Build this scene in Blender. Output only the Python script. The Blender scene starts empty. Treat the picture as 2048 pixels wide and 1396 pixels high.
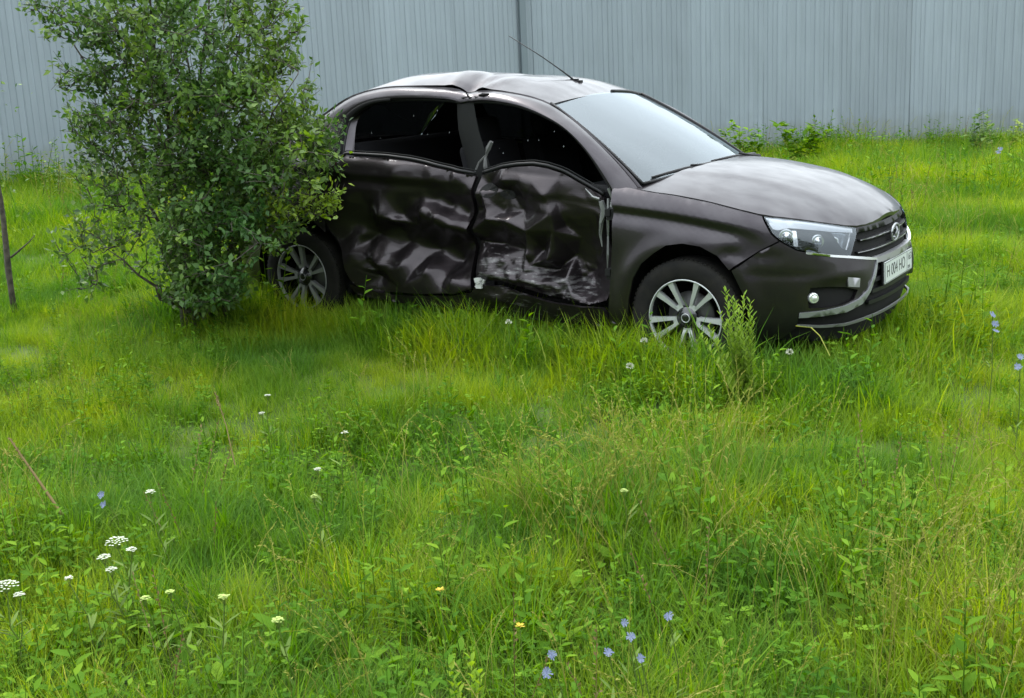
import bpy, math, random
import numpy as np
from bisect import bisect_right
from mathutils import Vector, Matrix, noise
from mathutils.geometry import delaunay_2d_cdt

C = bpy.context.scene.collection
SC = bpy.context.scene
PI = math.pi
R = random.Random(7)

# ------------------------------------------------------------------ camera, sky, sun, exposure
cam_d = bpy.data.cameras.new('camera'); cam = bpy.data.objects.new('camera', cam_d); C.objects.link(cam)
cam_d.sensor_width = 36; cam_d.lens = 42.19; cam_d.clip_start = 0.05; cam_d.clip_end = 3000
EYE = Vector((0, 0, 1.65))
RW = Matrix(((0.9989342726, 0.0461553789, 0.0), (-0.0104615568, 0.2264179795, -0.9739740522), (-0.0449541415, 0.9729360614, 0.2266595367)))
cam.matrix_world = Matrix.Translation(EYE) @ RW.to_4x4()
SC.camera = cam

SUN_EL, SUN_AZ = math.radians(56), math.radians(-35)      # azimuth from +Y towards +X; the light comes from beyond the fence, left
world = bpy.data.worlds.new('World'); SC.world = world; world.use_nodes = True
nt = world.node_tree; nt.nodes.clear()
wo = nt.nodes.new('ShaderNodeOutputWorld'); bg = nt.nodes.new('ShaderNodeBackground')
sky = nt.nodes.new('ShaderNodeTexSky'); sky.sky_type = 'NISHITA'; sky.sun_disc = False
sky.sun_elevation = SUN_EL; sky.sun_rotation = SUN_AZ; sky.dust_density = 3.0; sky.air_density = 1.0; sky.ozone_density = 1.0
tc = nt.nodes.new('ShaderNodeTexCoord'); cn = nt.nodes.new('ShaderNodeTexNoise')
cn.inputs['Scale'].default_value = 2.2; cn.inputs['Detail'].default_value = 4
cr = nt.nodes.new('ShaderNodeMapRange'); cr.inputs['From Min'].default_value = .3; cr.inputs['From Max'].default_value = .7
cr.inputs['To Min'].default_value = 18.5; cr.inputs['To Max'].default_value = 24
cc = nt.nodes.new('ShaderNodeCombineColor')
mulr = nt.nodes.new('ShaderNodeMath'); mulr.operation = 'MULTIPLY'; mulr.inputs[1].default_value = .93
mulb = nt.nodes.new('ShaderNodeMath'); mulb.operation = 'MULTIPLY'; mulb.inputs[1].default_value = 1.04
mx = nt.nodes.new('ShaderNodeMix'); mx.data_type = 'RGBA'; mx.inputs['Factor'].default_value = .8
L = nt.links.new
L(tc.outputs['Generated'], cn.inputs['Vector']); L(cn.outputs['Fac'], cr.inputs['Value'])
# overcast sky: the horizon is about a third as bright as the zenith (1 + 2 sin h) / 3
sx = nt.nodes.new('ShaderNodeSeparateXYZ'); L(tc.outputs['Generated'], sx.inputs[0])
gr1 = nt.nodes.new('ShaderNodeMapRange'); gr1.inputs['From Min'].default_value = 0; gr1.inputs['From Max'].default_value = 1; gr1.inputs['To Min'].default_value = .50; gr1.inputs['To Max'].default_value = 1.45; L(sx.outputs['Z'], gr1.inputs['Value'])
gm1 = nt.nodes.new('ShaderNodeMath'); gm1.operation = 'MULTIPLY'; L(cr.outputs[0], gm1.inputs[0]); L(gr1.outputs[0], gm1.inputs[1])
L(gm1.outputs[0], mulr.inputs[0]); L(gm1.outputs[0], mulb.inputs[0])
L(mulr.outputs[0], cc.inputs[0]); L(gm1.outputs[0], cc.inputs[1]); L(mulb.outputs[0], cc.inputs[2])
L(sky.outputs[0], mx.inputs['A']); L(cc.outputs[0], mx.inputs['B']); L(mx.outputs['Result'], bg.inputs['Color'])
bg.inputs['Strength'].default_value = 0.15
L(bg.outputs[0], wo.inputs[0])

sd = bpy.data.lights.new('sun', 'SUN'); sd.energy = 1.5; sd.angle = math.radians(10); sd.color = (1, .97, .92)
sun = bpy.data.objects.new('sun', sd); C.objects.link(sun)
sv = Vector((math.sin(SUN_AZ) * math.cos(SUN_EL), math.cos(SUN_AZ) * math.cos(SUN_EL), math.sin(SUN_EL)))
sun.rotation_euler = sv.to_track_quat('Z', 'Y').to_euler(); sun.location = (0, 0, 12)
vs = SC.view_settings; vs.view_transform = 'Standard'; vs.look = 'None'; vs.gamma = 1; vs.exposure = 0.2; vs.use_curve_mapping = False

# ------------------------------------------------------------------ helpers
def mat(name, col=(.5, .5, .5), rough=.5, metal=0, coat=0, spec=.5, coat_rough=.05):
    m = bpy.data.materials.new(name); m.use_nodes = True
    b = m.node_tree.nodes['Principled BSDF']
    b.inputs['Base Color'].default_value = (*col, 1); b.inputs['Roughness'].default_value = rough
    b.inputs['Metallic'].default_value = metal; b.inputs['Coat Weight'].default_value = coat
    b.inputs['Coat Roughness'].default_value = coat_rough; b.inputs['Specular IOR Level'].default_value = spec
    return m
def N(m, t, **kw):
    n = m.node_tree.nodes.new(t)
    for k, v in kw.items():
        if k in ('op',): n.operation = v
        elif hasattr(n, k) and k not in n.inputs: setattr(n, k, v)
        else: n.inputs[k].default_value = v
    return n
def LK(m, a, b): m.node_tree.links.new(a, b)
def BS(m): return m.node_tree.nodes['Principled BSDF']
def ramp(m, fac, stops):
    r = m.node_tree.nodes.new('ShaderNodeValToRGB'); e = r.color_ramp.elements
    while len(e) < len(stops): e.new(.5)
    for k, (p, c) in enumerate(stops): e[k].position = p; e[k].color = (*c, 1)
    LK(m, fac, r.inputs['Fac']); return r
def var_noise(m, scale, lo, hi, detail=4, coord='Object', stretch=None):
    t = N(m, 'ShaderNodeTexCoord'); n = N(m, 'ShaderNodeTexNoise'); n.inputs['Scale'].default_value = scale; n.inputs['Detail'].default_value = detail
    src = t.outputs[coord]
    if stretch:
        mp = N(m, 'ShaderNodeMapping'); mp.inputs['Scale'].default_value = stretch; LK(m, src, mp.inputs['Vector']); src = mp.outputs[0]
    LK(m, src, n.inputs['Vector'])
    r = N(m, 'ShaderNodeMapRange'); r.inputs['From Min'].default_value = .3; r.inputs['From Max'].default_value = .7
    r.inputs['To Min'].default_value = lo; r.inputs['To Max'].default_value = hi
    LK(m, n.outputs['Fac'], r.inputs['Value']); return r.outputs[0]
def bump(m, h, strength, dist=.002):
    b = N(m, 'ShaderNodeBump'); b.inputs['Strength'].default_value = strength; b.inputs['Distance'].default_value = dist
    LK(m, h, b.inputs['Height']); LK(m, b.outputs[0], BS(m).inputs['Normal']); return b

def mobj(name, verts, faces, m, parent=None, smooth=True):
    me = bpy.data.meshes.new(name); me.from_pydata([tuple(v) for v in verts], [], faces); me.update()
    if smooth: me.polygons.foreach_set('use_smooth', [True] * len(me.polygons))
    if m is not None: me.materials.append(m)
    o = bpy.data.objects.new(name, me); C.objects.link(o)
    if parent is not None: o.parent = parent
    return o
def thing(name, label, cat, mw=None, group=None):
    o = bpy.data.objects.new(name, None); C.objects.link(o); o.empty_display_size = .2
    if mw is not None: o.matrix_world = mw
    o['label'] = label; o['category'] = cat
    if group: o['group'] = group
    return o
def tag(o, label, cat, group=None):
    o['label'] = label; o['category'] = cat
    if group: o['group'] = group
    return o
class MB:
    def __init__(s): s.v = []; s.f = []
    def add(s, v, f):
        n = len(s.v); s.v += [tuple(p) for p in v]; s.f += [tuple(i + n for i in q) for q in f]
    def box(s, c, d, rot=None):
        P = [Vector((x * d[0] / 2, y * d[1] / 2, z * d[2] / 2)) for x in (-1, 1) for y in (-1, 1) for z in (-1, 1)]
        if rot is not None: P = [rot @ p for p in P]
        s.add([p + Vector(c) for p in P], [(0, 1, 3, 2), (4, 6, 7, 5), (0, 4, 5, 1), (2, 3, 7, 6), (0, 2, 6, 4), (1, 5, 7, 3)])
    def tube(s, pts, rad, n=6, cap=True):
        pts = [Vector(p) for p in pts]; k = len(pts)
        rr = rad if isinstance(rad, (list, tuple)) else [rad] * k
        up = Vector((0.13, .21, 1)); V = []
        for i, p in enumerate(pts):
            t = (pts[min(i + 1, k - 1)] - pts[max(i - 1, 0)])
            if t.length < 1e-9: t = Vector((0, 0, 1))
            t.normalize()
            a = t.cross(up)
            if a.length < .05: a = t.cross(Vector((1, 0, 0)))
            a.normalize(); b = t.cross(a)
            for j in range(n):
                w = 2 * PI * j / n; V.append(p + (a * math.cos(w) + b * math.sin(w)) * rr[i])
        F = [(i * n + j, i * n + (j + 1) % n, (i + 1) * n + (j + 1) % n, (i + 1) * n + j) for i in range(k - 1) for j in range(n)]
        if cap: F += [tuple(range(n))[::-1], tuple((k - 1) * n + j for j in range(n))]
        s.add(V, F)
    def lathe(s, prof, n=48, axis='y'):      # prof: (radius, along)
        V = []
        for r, a in prof:
            for j in range(n):
                w = 2 * PI * j / n; V.append((r * math.cos(w), a, r * math.sin(w)))
        k = len(prof)
        s.add(V, [(i * n + j, i * n + (j + 1) % n, (i + 1) * n + (j + 1) % n, (i + 1) * n + j) for i in range(k - 1) for j in range(n)])
    def build(s, name, m, parent=None, smooth=False): return mobj(name, s.v, s.f, m, parent, smooth)
def resample(P, n, sub=10):
    P = [Vector(p) for p in P]; D = []
    for i in range(len(P) - 1):
        a = P[max(i - 1, 0)]; b = P[i]; c = P[i + 1]; d = P[min(i + 2, len(P) - 1)]
        for k in range(sub):
            t = k / sub
            D.append(.5 * ((2 * b) + (c - a) * t + (2 * a - 5 * b + 4 * c - d) * t * t + (3 * b - a - 3 * c + d) * t ** 3))
    D.append(P[-1]); A = [0]
    for a, b in zip(D, D[1:]): A.append(A[-1] + (b - a).length)
    out = []
    for k in range(n):
        q = A[-1] * k / (n - 1); i = min(max(bisect_right(A, q) - 1, 0), len(D) - 2)
        u = (q - A[i]) / max(A[i + 1] - A[i], 1e-9); out.append(D[i].lerp(D[i + 1], u))
    return out
def loft(name, rows, m, parent=None, smooth=True, flip=False):
    n = len(rows[0]); V = [p for r in rows for p in r]
    F = [(i * n + j, i * n + j + 1, (i + 1) * n + j + 1, (i + 1) * n + j) for i in range(len(rows) - 1) for j in range(n - 1)]
    if flip: F = [q[::-1] for q in F]
    return mobj(name, V, F, m, parent, smooth)
def inside(p, poly):
    x, y = p; c = False; j = len(poly) - 1
    for i in range(len(poly)):
        xi, yi = poly[i]; xj, yj = poly[j]
        if (yi > y) != (yj > y) and x < (xj - xi) * (y - yi) / (yj - yi) + xi: c = not c
        j = i
    return c
def dist_poly(p, poly):
    best = 1e9
    for a, b in zip(poly, poly[1:] + poly[:1]):
        dx, dy = b[0] - a[0], b[1] - a[1]; t = ((p[0] - a[0]) * dx + (p[1] - a[1]) * dy) / max(dx * dx + dy * dy, 1e-12)
        t = min(max(t, 0), 1); best = min(best, math.hypot(p[0] - a[0] - dx * t, p[1] - a[1] - dy * t))
    return best
def area2(P): return sum(a[0] * b[1] - b[0] * a[1] for a, b in zip(P, P[1:] + P[:1])) / 2
def inset(P, d):
    if d == 0: return P
    s = 1 if area2(P) > 0 else -1; n = len(P); out = []
    for i in range(n):
        a, b, c = P[i - 1], P[i], P[(i + 1) % n]
        def nn(p, q):
            dx, dy = q[0] - p[0], q[1] - p[1]; l = math.hypot(dx, dy) or 1; return (-dy / l * s, dx / l * s)
        n1, n2 = nn(a, b), nn(b, c); k = 1 + n1[0] * n2[0] + n1[1] * n2[1]; k = max(k, .4)
        out.append((b[0] + (n1[0] + n2[0]) * d / k, b[1] + (n1[1] + n2[1]) * d / k))
    return out
def panel(name, poly, fn, m, parent=None, step=.03, gap=.0025, rim=.015, holes=(), smooth=True):
    """a sheet cut to a 2D outline, laid on the surface fn(u, v, depth), its edge folded in by rim"""
    loops = [inset(list(poly), gap)] + [list(h) for h in holes]
    V = []; E = []; LP = []
    for lp in loops:
        q = []
        for a, b in zip(lp, lp[1:] + lp[:1]):
            k = max(1, int(math.hypot(b[0] - a[0], b[1] - a[1]) / step))
            for t in range(k): q.append((a[0] + (b[0] - a[0]) * t / k, a[1] + (b[1] - a[1]) * t / k))
        st = len(V); V += q; E += [(st + i, st + (i + 1) % len(q)) for i in range(len(q))]; LP.append(q)
    us = [p[0] for p in loops[0]]; vs_ = [p[1] for p in loops[0]]
    u = min(us) + step * .5; row = 0
    while u < max(us):
        v = min(vs_) + (step * .5 if row % 2 else 0)
        while v < max(vs_):
            p = (u, v)
            if inside(p, loops[0]) and not any(inside(p, h) for h in loops[1:]) and min(dist_poly(p, l) for l in loops) > step * .42: V.append(p)
            v += step
        u += step * .87; row += 1
    res = delaunay_2d_cdt([Vector(p) for p in V], E, [], 0, 1e-6)
    vo, fo = res[0], res[2]
    F = []
    for f in fo:
        c = sum((vo[i] for i in f), Vector((0, 0))) / len(f)
        if inside(c, loops[0]) and not any(inside(c, h) for h in loops[1:]): F.append(tuple(f))
    P3 = [Vector(fn(p[0], p[1], 0)) for p in vo]
    n0 = len(P3)
    if rim:
        for q in LP:
            st = len(P3); k = len(q)
            P3 += [Vector(fn(p[0], p[1], 0)) for p in q] + [Vector(fn(p[0], p[1], rim)) for p in q]
            F += [(st + i, st + (i + 1) % k, st + k + (i + 1) % k, st + k + i) for i in range(k)]
    return mobj(name, P3, F, m, parent, smooth)
# ------------------------------------------------------------------ ground
GP = [(.92, 6.11, .049), (1.8, 7.45, .054), (-1.28, 7.55, .123), (-.41, 8.9, .129), (-5.76, 14.05, .52), (.4, 17, .26), (7, 18.2, .20), (0, 3, 0), (-1.5, 3, 0.02),
      (1.3, 2.8, 0), (-4, 9, .22), (4, 9, .02), (-9, 14, .58), (0, -6, 0), (-8, 2, .1), (8, 4, 0), (12, 12, .1), (0, 0, 0)]
_A = np.array([[math.sqrt((a[0] - b[0]) ** 2 + (a[1] - b[1]) ** 2 + 1) for b in GP] + [1] for a in GP] + [[1] * len(GP) + [0]])
_W = np.linalg.solve(_A, np.array([g[2] for g in GP] + [0]))
def ground(x, y):
    r = math.hypot(x, y - 8); k = 1 if r < 20 else max(0, 1 - (r - 20) / 25)
    z = sum(w * math.sqrt((x - g[0]) ** 2 + (y - g[1]) ** 2 + 1) for w, g in zip(_W, GP)) + _W[-1]
    z = max(-.4, min(.8, z)) * k
    z -= .10 * math.exp(-(((x + .5) / .7) ** 2 + ((y - 4.75) / .4) ** 2)) + .07 * math.exp(-(((x + 1.7) / .5) ** 2 + ((y - 4.9) / .25) ** 2)) - .07 * math.exp(-(((x - .3) / .8) ** 2 + ((y - 4.0) / .35) ** 2))
    return z + (.035 * noise.noise(Vector((x * .9, y * .9, 3))) + .02 * noise.noise(Vector((x * 2.3, y * 2.3, 8)))) * k
def spaced():
    a = list(np.arange(-14, 14.01, .35)); out = []; q = 14.0
    while q < 1500: q *= 1.25; out.append(q)
    return [-t for t in out[::-1]] + a + out
gx = spaced(); gy = [t + 9 for t in gx]
soil = mat('soil_and_thatch', (.03, .035, .012), .95)
c_ = var_noise(soil, 3.0, 0, 1, 6, 'Object')
LK(soil, ramp(soil, c_, [(0, (.020, .040, .004)), (.5, (.050, .085, .007)), (1, (.07, .10, .012))]).outputs[0], BS(soil).inputs['Base Color'])
g = mobj('ground', [(x, y, ground(x, y)) for y in gy for x in gx],
         [(j * len(gx) + i, j * len(gx) + i + 1, (j + 1) * len(gx) + i + 1, (j + 1) * len(gx) + i) for j in range(len(gy) - 1) for i in range(len(gx) - 1)], soil)
g['kind'] = 'structure'

# ------------------------------------------------------------------ corrugated metal fence
fm = mat('grey_blue_sheet', (.40, .46, .49), .42, .15)
oi = N(fm, 'ShaderNodeObjectInfo'); v1 = var_noise(fm, 1.3, .88, 1.06, 5, 'Object', (1, 1, .35)); v2 = var_noise(fm, 14, .95, 1.04, 3, 'Object', (1, 1, .08))
mu = N(fm, 'ShaderNodeMath', op='MULTIPLY'); LK(fm, v1, mu.inputs[0]); LK(fm, v2, mu.inputs[1])
r0 = N(fm, 'ShaderNodeMapRange'); r0.inputs['To Min'].default_value = .92; r0.inputs['To Max'].default_value = 1.06; LK(fm, oi.outputs['Random'], r0.inputs['Value'])
mu2 = N(fm, 'ShaderNodeMath', op='MULTIPLY'); LK(fm, mu.outputs[0], mu2.inputs[0]); LK(fm, r0.outputs[0], mu2.inputs[1])
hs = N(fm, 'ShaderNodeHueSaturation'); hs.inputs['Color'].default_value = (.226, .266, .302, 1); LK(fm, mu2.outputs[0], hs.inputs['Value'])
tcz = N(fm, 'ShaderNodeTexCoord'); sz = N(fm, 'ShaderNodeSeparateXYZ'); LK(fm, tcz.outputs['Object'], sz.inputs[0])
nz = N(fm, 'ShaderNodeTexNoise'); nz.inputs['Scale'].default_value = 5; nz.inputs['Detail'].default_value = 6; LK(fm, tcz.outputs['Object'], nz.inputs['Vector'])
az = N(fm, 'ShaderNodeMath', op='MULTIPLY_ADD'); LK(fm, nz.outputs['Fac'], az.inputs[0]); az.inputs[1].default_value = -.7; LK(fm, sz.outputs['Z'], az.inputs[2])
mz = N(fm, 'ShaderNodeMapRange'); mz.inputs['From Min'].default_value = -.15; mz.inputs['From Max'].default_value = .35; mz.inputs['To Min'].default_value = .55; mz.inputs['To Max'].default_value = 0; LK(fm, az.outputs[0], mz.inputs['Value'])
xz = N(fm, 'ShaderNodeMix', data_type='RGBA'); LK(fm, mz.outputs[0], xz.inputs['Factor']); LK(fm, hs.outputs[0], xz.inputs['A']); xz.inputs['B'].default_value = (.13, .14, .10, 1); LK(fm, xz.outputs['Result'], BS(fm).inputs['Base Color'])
LK(fm, var_noise(fm, 6, .32, .5, 3), BS(fm).inputs['Roughness'])
post_m = mat('weathered_steel_post', (.08, .095, .11), .6, .2)
screw_m = mat('fence_screw', (.2, .22, .23), .4, .6)
PITCH = .142
def sheet_mesh(nr, h, seed):
    rr = random.Random(seed)
    prof = []
    for k in range(nr):
        b = k * PITCH
        prof += [(b, 0), (b + .052, 0), (b + .060, -.0105), (b + .066, -.0125), (b + .116, -.0125), (b + .122, -.0105), (b + .130, 0)]
    prof.append((nr * PITCH + .012, 0))
    V = []; zs = [0, h * .3, h * .62, h]; n = len(prof)
    wob = [[rr.uniform(-.004, .004) for _ in range(nr + 1)] for _ in zs]
    for zi, z in enumerate(zs):
        for i, (a, d) in enumerate(prof):
            V.append((a, d + wob[zi][min(i // 7, nr)], z))
    F = [(i * n + j, i * n + j + 1, (i + 1) * n + j + 1, (i + 1) * n + j) for i in range(len(zs) - 1) for j in range(n - 1)]
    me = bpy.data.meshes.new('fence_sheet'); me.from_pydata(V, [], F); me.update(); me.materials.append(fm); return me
meshes_s = [sheet_mesh(8, 2.75, s) for s in range(5)]
sm_ = MB()
for zz in (.45, 1.4, 2.3):
    for kk in (1, 5): sm_.lathe([(.0, .004), (.006, .004), (.007, 0)], 8)
def fence(x0, y0, dx, dy, n, label, zb, name='metal_fence'):
    l = math.hypot(dx, dy); dx /= l; dy /= l
    # local x runs along the fence, local -y faces the camera side
    a = math.atan2(dy, dx)
    t = thing(name, label, 'fence', Matrix.Translation((x0, y0, 0)) @ Matrix.Rotation(a, 4, 'Z'))
    for k in range(n):
        o = bpy.data.objects.new('fence_sheet', meshes_s[R.randrange(5)]); C.objects.link(o); o.parent = t
        wx, wy = x0 + dx * (k + .5) * 8 * PITCH, y0 + dy * (k + .5) * 8 * PITCH
        o.location = (k * 8 * PITCH, -(k % 2) * .004 + R.uniform(-.002, .002), ground(wx, wy) - .08 + R.uniform(-.01, .01))
        o.rotation_euler = (R.uniform(-.002, .002), R.uniform(-.0015, .0015), R.uniform(-.004, .004))
    b = MB()
    for zr in (.6, 2.2): b.box((n * 4 * PITCH, .035, zr), (n * 8 * PITCH, .02, .04))
    b.build('fence_rail', post_m, t)
    for k in range(0, n, 2):
        p = MB(); wx, wy = x0 + dx * k * 8 * PITCH, y0 + dy * k * 8 * PITCH
        p.box((k * 8 * PITCH + .05, .08, 1.2 + ground(wx, wy)), (.06, .06, 2.8)); p.build('fence_post', post_m, t)
    return t
CX, CY = .42, 17.0
fence(CX, CY, .985, .17, 9, 'long grey corrugated metal fence run behind the car bonnet, right of the corner', 0)
dl = math.hypot(.9, .43)
fence(CX - .9 / dl * 9 * 8 * PITCH, CY - .43 / dl * 9 * 8 * PITCH, .9, .43, 9, 'blue grey corrugated metal fence run behind the leafy bush, left of the corner', 0)
b = MB(); b.box((0, 0, 1.35), (.09, .05, 2.9)); cp = b.build('corner_post', mat('grey_flashing', (.12, .15, .17), .5, .2)); cp.location = (CX - .07, CY - .085, ground(CX, CY)); cp.rotation_euler = (0, 0, .4)
tag(cp, 'dark grey post strip in the corner where the two metal fence runs meet', 'post')
# ------------------------------------------------------------------ car body surface: outline by arc length s, height z
def lerp_tab(tab,x):
    if x<=tab[0][0]: return tab[0][1]
    if x>=tab[-1][0]: return tab[-1][1]
    i=bisect_right([t[0] for t in tab],x)-1
    a,b=tab[i],tab[i+1]; u=(x-a[0])/(b[0]-a[0])
    m0=((b[1]-a[1])/(b[0]-a[0]) if i==0 else (b[1]-tab[i-1][1])/(b[0]-tab[i-1][0]))*(b[0]-a[0])
    m1=((b[1]-a[1])/(b[0]-a[0]) if i+2>=len(tab) else (tab[i+2][1]-a[1])/(tab[i+2][0]-a[0]))*(b[0]-a[0])
    u2=u*u;u3=u2*u
    return (2*u3-3*u2+1)*a[1]+(u3-2*u2+u)*m0+(-2*u3+3*u2)*b[1]+(u3-u2)*m1
OUT=[(-2.20,0),(-2.19,-.25),(-2.14,-.48),(-2.04,-.66),(-1.88,-.78),(-1.6,-.845),(-1.2,-.872),(-.6,-.88),(0,-.882),(.6,-.882),(1.0,-.878),(1.31,-.872),(1.55,-.858),(1.72,-.834),(1.87,-.78),(1.99,-.68),(2.08,-.54),(2.135,-.38),(2.16,-.2),(2.167,0)]
# dense arc table
def _dense():
    n=len(OUT);pts=[]
    for i in range(n-1):
        p0=OUT[i-1] if i else (2*OUT[0][0]-OUT[1][0] if 0 else OUT[1][0],-OUT[1][1]);p1=OUT[i];p2=OUT[i+1]
        p3=OUT[i+2] if i+2<n else (OUT[n-2][0],-OUT[n-2][1])
        for k in range(12):
            t=k/12
            pts.append(tuple(.5*((2*p1[j])+(-p0[j]+p2[j])*t+(2*p0[j]-5*p1[j]+4*p2[j]-p3[j])*t*t+(-p0[j]+3*p1[j]-3*p2[j]+p3[j])*t**3) for j in(0,1)))
    pts.append(OUT[-1]); return pts
DN=_dense(); AR=[0.0]
for a,b in zip(DN,DN[1:]): AR.append(AR[-1]+math.dist(a,b))
_i0=min(range(len(DN)),key=lambda i:abs(DN[i][0])); _s0=AR[_i0]; AR=[a-_s0 for a in AR]
SMIN,SMAX=AR[0],AR[-1]
def outl(s):
    if s>SMAX: x,y,nx,ny=outl(2*SMAX-s); return x,-y,nx,-ny
    if s<SMIN: x,y,nx,ny=outl(2*SMIN-s); return x,-y,nx,-ny
    i=min(max(bisect_right(AR,s)-1,0),len(DN)-2);u=(s-AR[i])/(AR[i+1]-AR[i])
    def nrm(j):
        a=DN[max(j-1,0)];b=DN[min(j+1,len(DN)-1)]
        if j==0: return (-1,0)
        if j==len(DN)-1: return (1,0)
        dx,dy=b[0]-a[0],b[1]-a[1];l=math.hypot(dx,dy);return (dy/l,-dx/l)
    a,b=DN[i],DN[i+1];na,nb=nrm(i),nrm(i+1)
    return a[0]+(b[0]-a[0])*u,a[1]+(b[1]-a[1])*u,na[0]+(nb[0]-na[0])*u,na[1]+(nb[1]-na[1])*u
TOP=[(SMIN,1.02),(-2.0,1.07),(-1.4,1.085),(-.9,1.075),(0,1.03),(.5,1.0),(.9,.975),(1.3,.94),(1.73,.875),(2.1,.815),(2.5,.80),(SMAX,.80)]
def sm(a,b,x):
    t=min(max((x-a)/(b-a),0),1);return t*t*(3-2*t)
YIN=[(.60,0),(.72,.0),(.80,.004),(.86,.012),(.90,.024),(.93,.04),(.955,.065),(.975,.10)]
LOWS=[(.12,.13),(.17,.085),(.22,.05),(.3,.018),(.4,.004),(.5,0),(.6,0)]
LOWN=[(.12,.12),(.2,.05),(.27,.02),(.35,.0),(.5,.0),(.62,.02),(.7,.035),(.8,.05)]
def prof(s,z):
    fn=sm(1.75,2.3,s)
    q=z-(lerp_tab(TOP,s)-.975)*sm(.45,.8,z)
    o=lerp_tab(YIN,q)*(1-fn*.5)+lerp_tab(LOWS,z)*(1-fn)+lerp_tab(LOWN,z)*fn
    # shoulder crease along doors and fender, concave below
    zc=lerp_tab(TOP,s)-.095
    d=zc-z
    if -0.05<d<.3 and s<1.75:
        w=(1-fn)*sm(1.75,1.5,s)
        o+=w*(.019*math.exp(-((d-.045)/.030)**2)-.008*math.exp(-(d/.018)**2))
    # arch flare
    for ax in (1.3175,-1.3175):
        r=math.hypot(s-ax,z-.33)
        if .3<r<.52 and z>.2: o-=.012*math.exp(-((r-.37)/.05)**2)
    return o
def S(s,z,extra=0.0):
    x,y,nx,ny=outl(s);o=prof(min(s,2*SMAX-s) if s>SMAX else s,z)+extra
    return (x-nx*o,y-ny*o,z)
def mir(fn): return lambda u, v, d: (lambda p: (p[0], -p[1], p[2]))(fn(u, v, d))
MC = Matrix(((0.836689077, 0.5472442194, 0.0217979973, 0.2581268), (-0.5469490607, 0.8369661643, -0.0182856472, 7.5040957), (-0.0282509009, 0.0033770071, 0.9995951593, 0.0889238), (0, 0, 0, 1)))
car = thing('crashed_car', 'dark brown sedan with its right side doors crushed in, standing in the grass', 'car', MC)

# materials
paint = mat('brown_metallic_paint', (.033, .026, .027), .35, .85, .50, .06, .04)
_n = var_noise(paint, 500, .85, 1.15, 2)
hsp = N(paint, 'ShaderNodeHueSaturation'); hsp.inputs['Color'].default_value = (.0305, .0262, .0310, 1); LK(paint, _n, hsp.inputs['Value'])
dust = var_noise(paint, 5, 0, .05, 7)
mxp = N(paint, 'ShaderNodeMix', data_type='RGBA'); LK(paint, dust, mxp.inputs['Factor']); LK(paint, hsp.outputs[0], mxp.inputs['A']); mxp.inputs['B'].default_value = (.15, .14, .125, 1)
LK(paint, mxp.outputs['Result'], BS(paint).inputs['Base Color'])
LK(paint, var_noise(paint, 9, .04, .15, 6), BS(paint).inputs['Coat Roughness']); LK(paint, var_noise(paint, 7, .34, .66, 8, 'Object', (1, 1.8, 1)), BS(paint).inputs['Coat Weight'])
bump(paint, var_noise(paint, 2.4, 0, 1, 2), .10, .02)
scr = mat('scraped_brown_paint', (.04, .032, .033), .46, .8, .45, .10, .08)
def scraped(m):
    tcn = N(m, 'ShaderNodeTexCoord'); mp = N(m, 'ShaderNodeMapping'); mp.inputs['Rotation'].default_value = (0, .5, 0); mp.inputs['Scale'].default_value = (5, 5, 38)
    LK(m, tcn.outputs['Object'], mp.inputs['Vector'])
    n1 = N(m, 'ShaderNodeTexNoise'); n1.inputs['Scale'].default_value = 1.6; n1.inputs['Detail'].default_value = 8; n1.inputs['Roughness'].default_value = .7; LK(m, mp.outputs[0], n1.inputs['Vector'])
    at = N(m, 'ShaderNodeAttribute', attribute_name='scuff')
    thr = N(m, 'ShaderNodeMath', op='SUBTRACT'); thr.inputs[0].default_value = .76
    at2 = N(m, 'ShaderNodeMath', op='MULTIPLY'); LK(m, at.outputs['Fac'], at2.inputs[0]); at2.inputs[1].default_value = .275
    LK(m, at2.outputs[0], thr.inputs[1])
    gt = N(m, 'ShaderNodeMath', op='SUBTRACT'); LK(m, n1.outputs['Fac'], gt.inputs[0]); LK(m, thr.outputs[0], gt.inputs[1])
    gm = N(m, 'ShaderNodeMapRange'); gm.inputs['From Max'].default_value = .04; LK(m, gt.outputs[0], gm.inputs['Value'])
    n2 = N(m, 'ShaderNodeTexNoise'); n2.inputs['Scale'].default_value = 26; n2.inputs['Detail'].default_value = 5; LK(m, tcn.outputs['Object'], n2.inputs['Vector'])
    rp = ramp(m, n2.outputs['Fac'], [(.3, (.05, .048, .05)), (.55, (.11, .105, .108)), (.7, (.22, .215, .215))])
    mm = N(m, 'ShaderNodeMix', data_type='RGBA'); LK(m, gm.outputs[0], mm.inputs['Factor']); mm.inputs['A'].default_value = (.028, .023, .0255, 1); LK(m, rp.outputs[0], mm.inputs['B'])
    LK(m, mm.outputs['Result'], BS(m).inputs['Base Color'])
    ro = N(m, 'ShaderNodeMapRange'); ro.inputs['To Min'].default_value = .38; ro.inputs['To Max'].default_value = .6; LK(m, gm.outputs[0], ro.inputs['Value']); LK(m, ro.outputs[0], BS(m).inputs['Roughness'])
    co = N(m, 'ShaderNodeMapRange'); co.inputs['To Min'].default_value = .34; co.inputs['To Max'].default_value = .15; LK(m, gm.outputs[0], co.inputs['Value']); LK(m, co.outputs[0], BS(m).inputs['Coat Weight'])
    bump(m, n1.outputs['Fac'], .35, .004)
scraped(scr)
blk = mat('black_plastic', (.009, .009, .010), .5, spec=.25)
gblk = mat('gloss_black', (.008, .008, .010), .18, 0, .5)
matb = mat('matt_black_underside', (.010, .010, .010), .9, spec=.2)
chrome = mat('chrome_trim', (.62, .63, .65), .22, 1)
satin = mat('satin_chrome', (.27, .28, .29), .38, .6)
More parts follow.
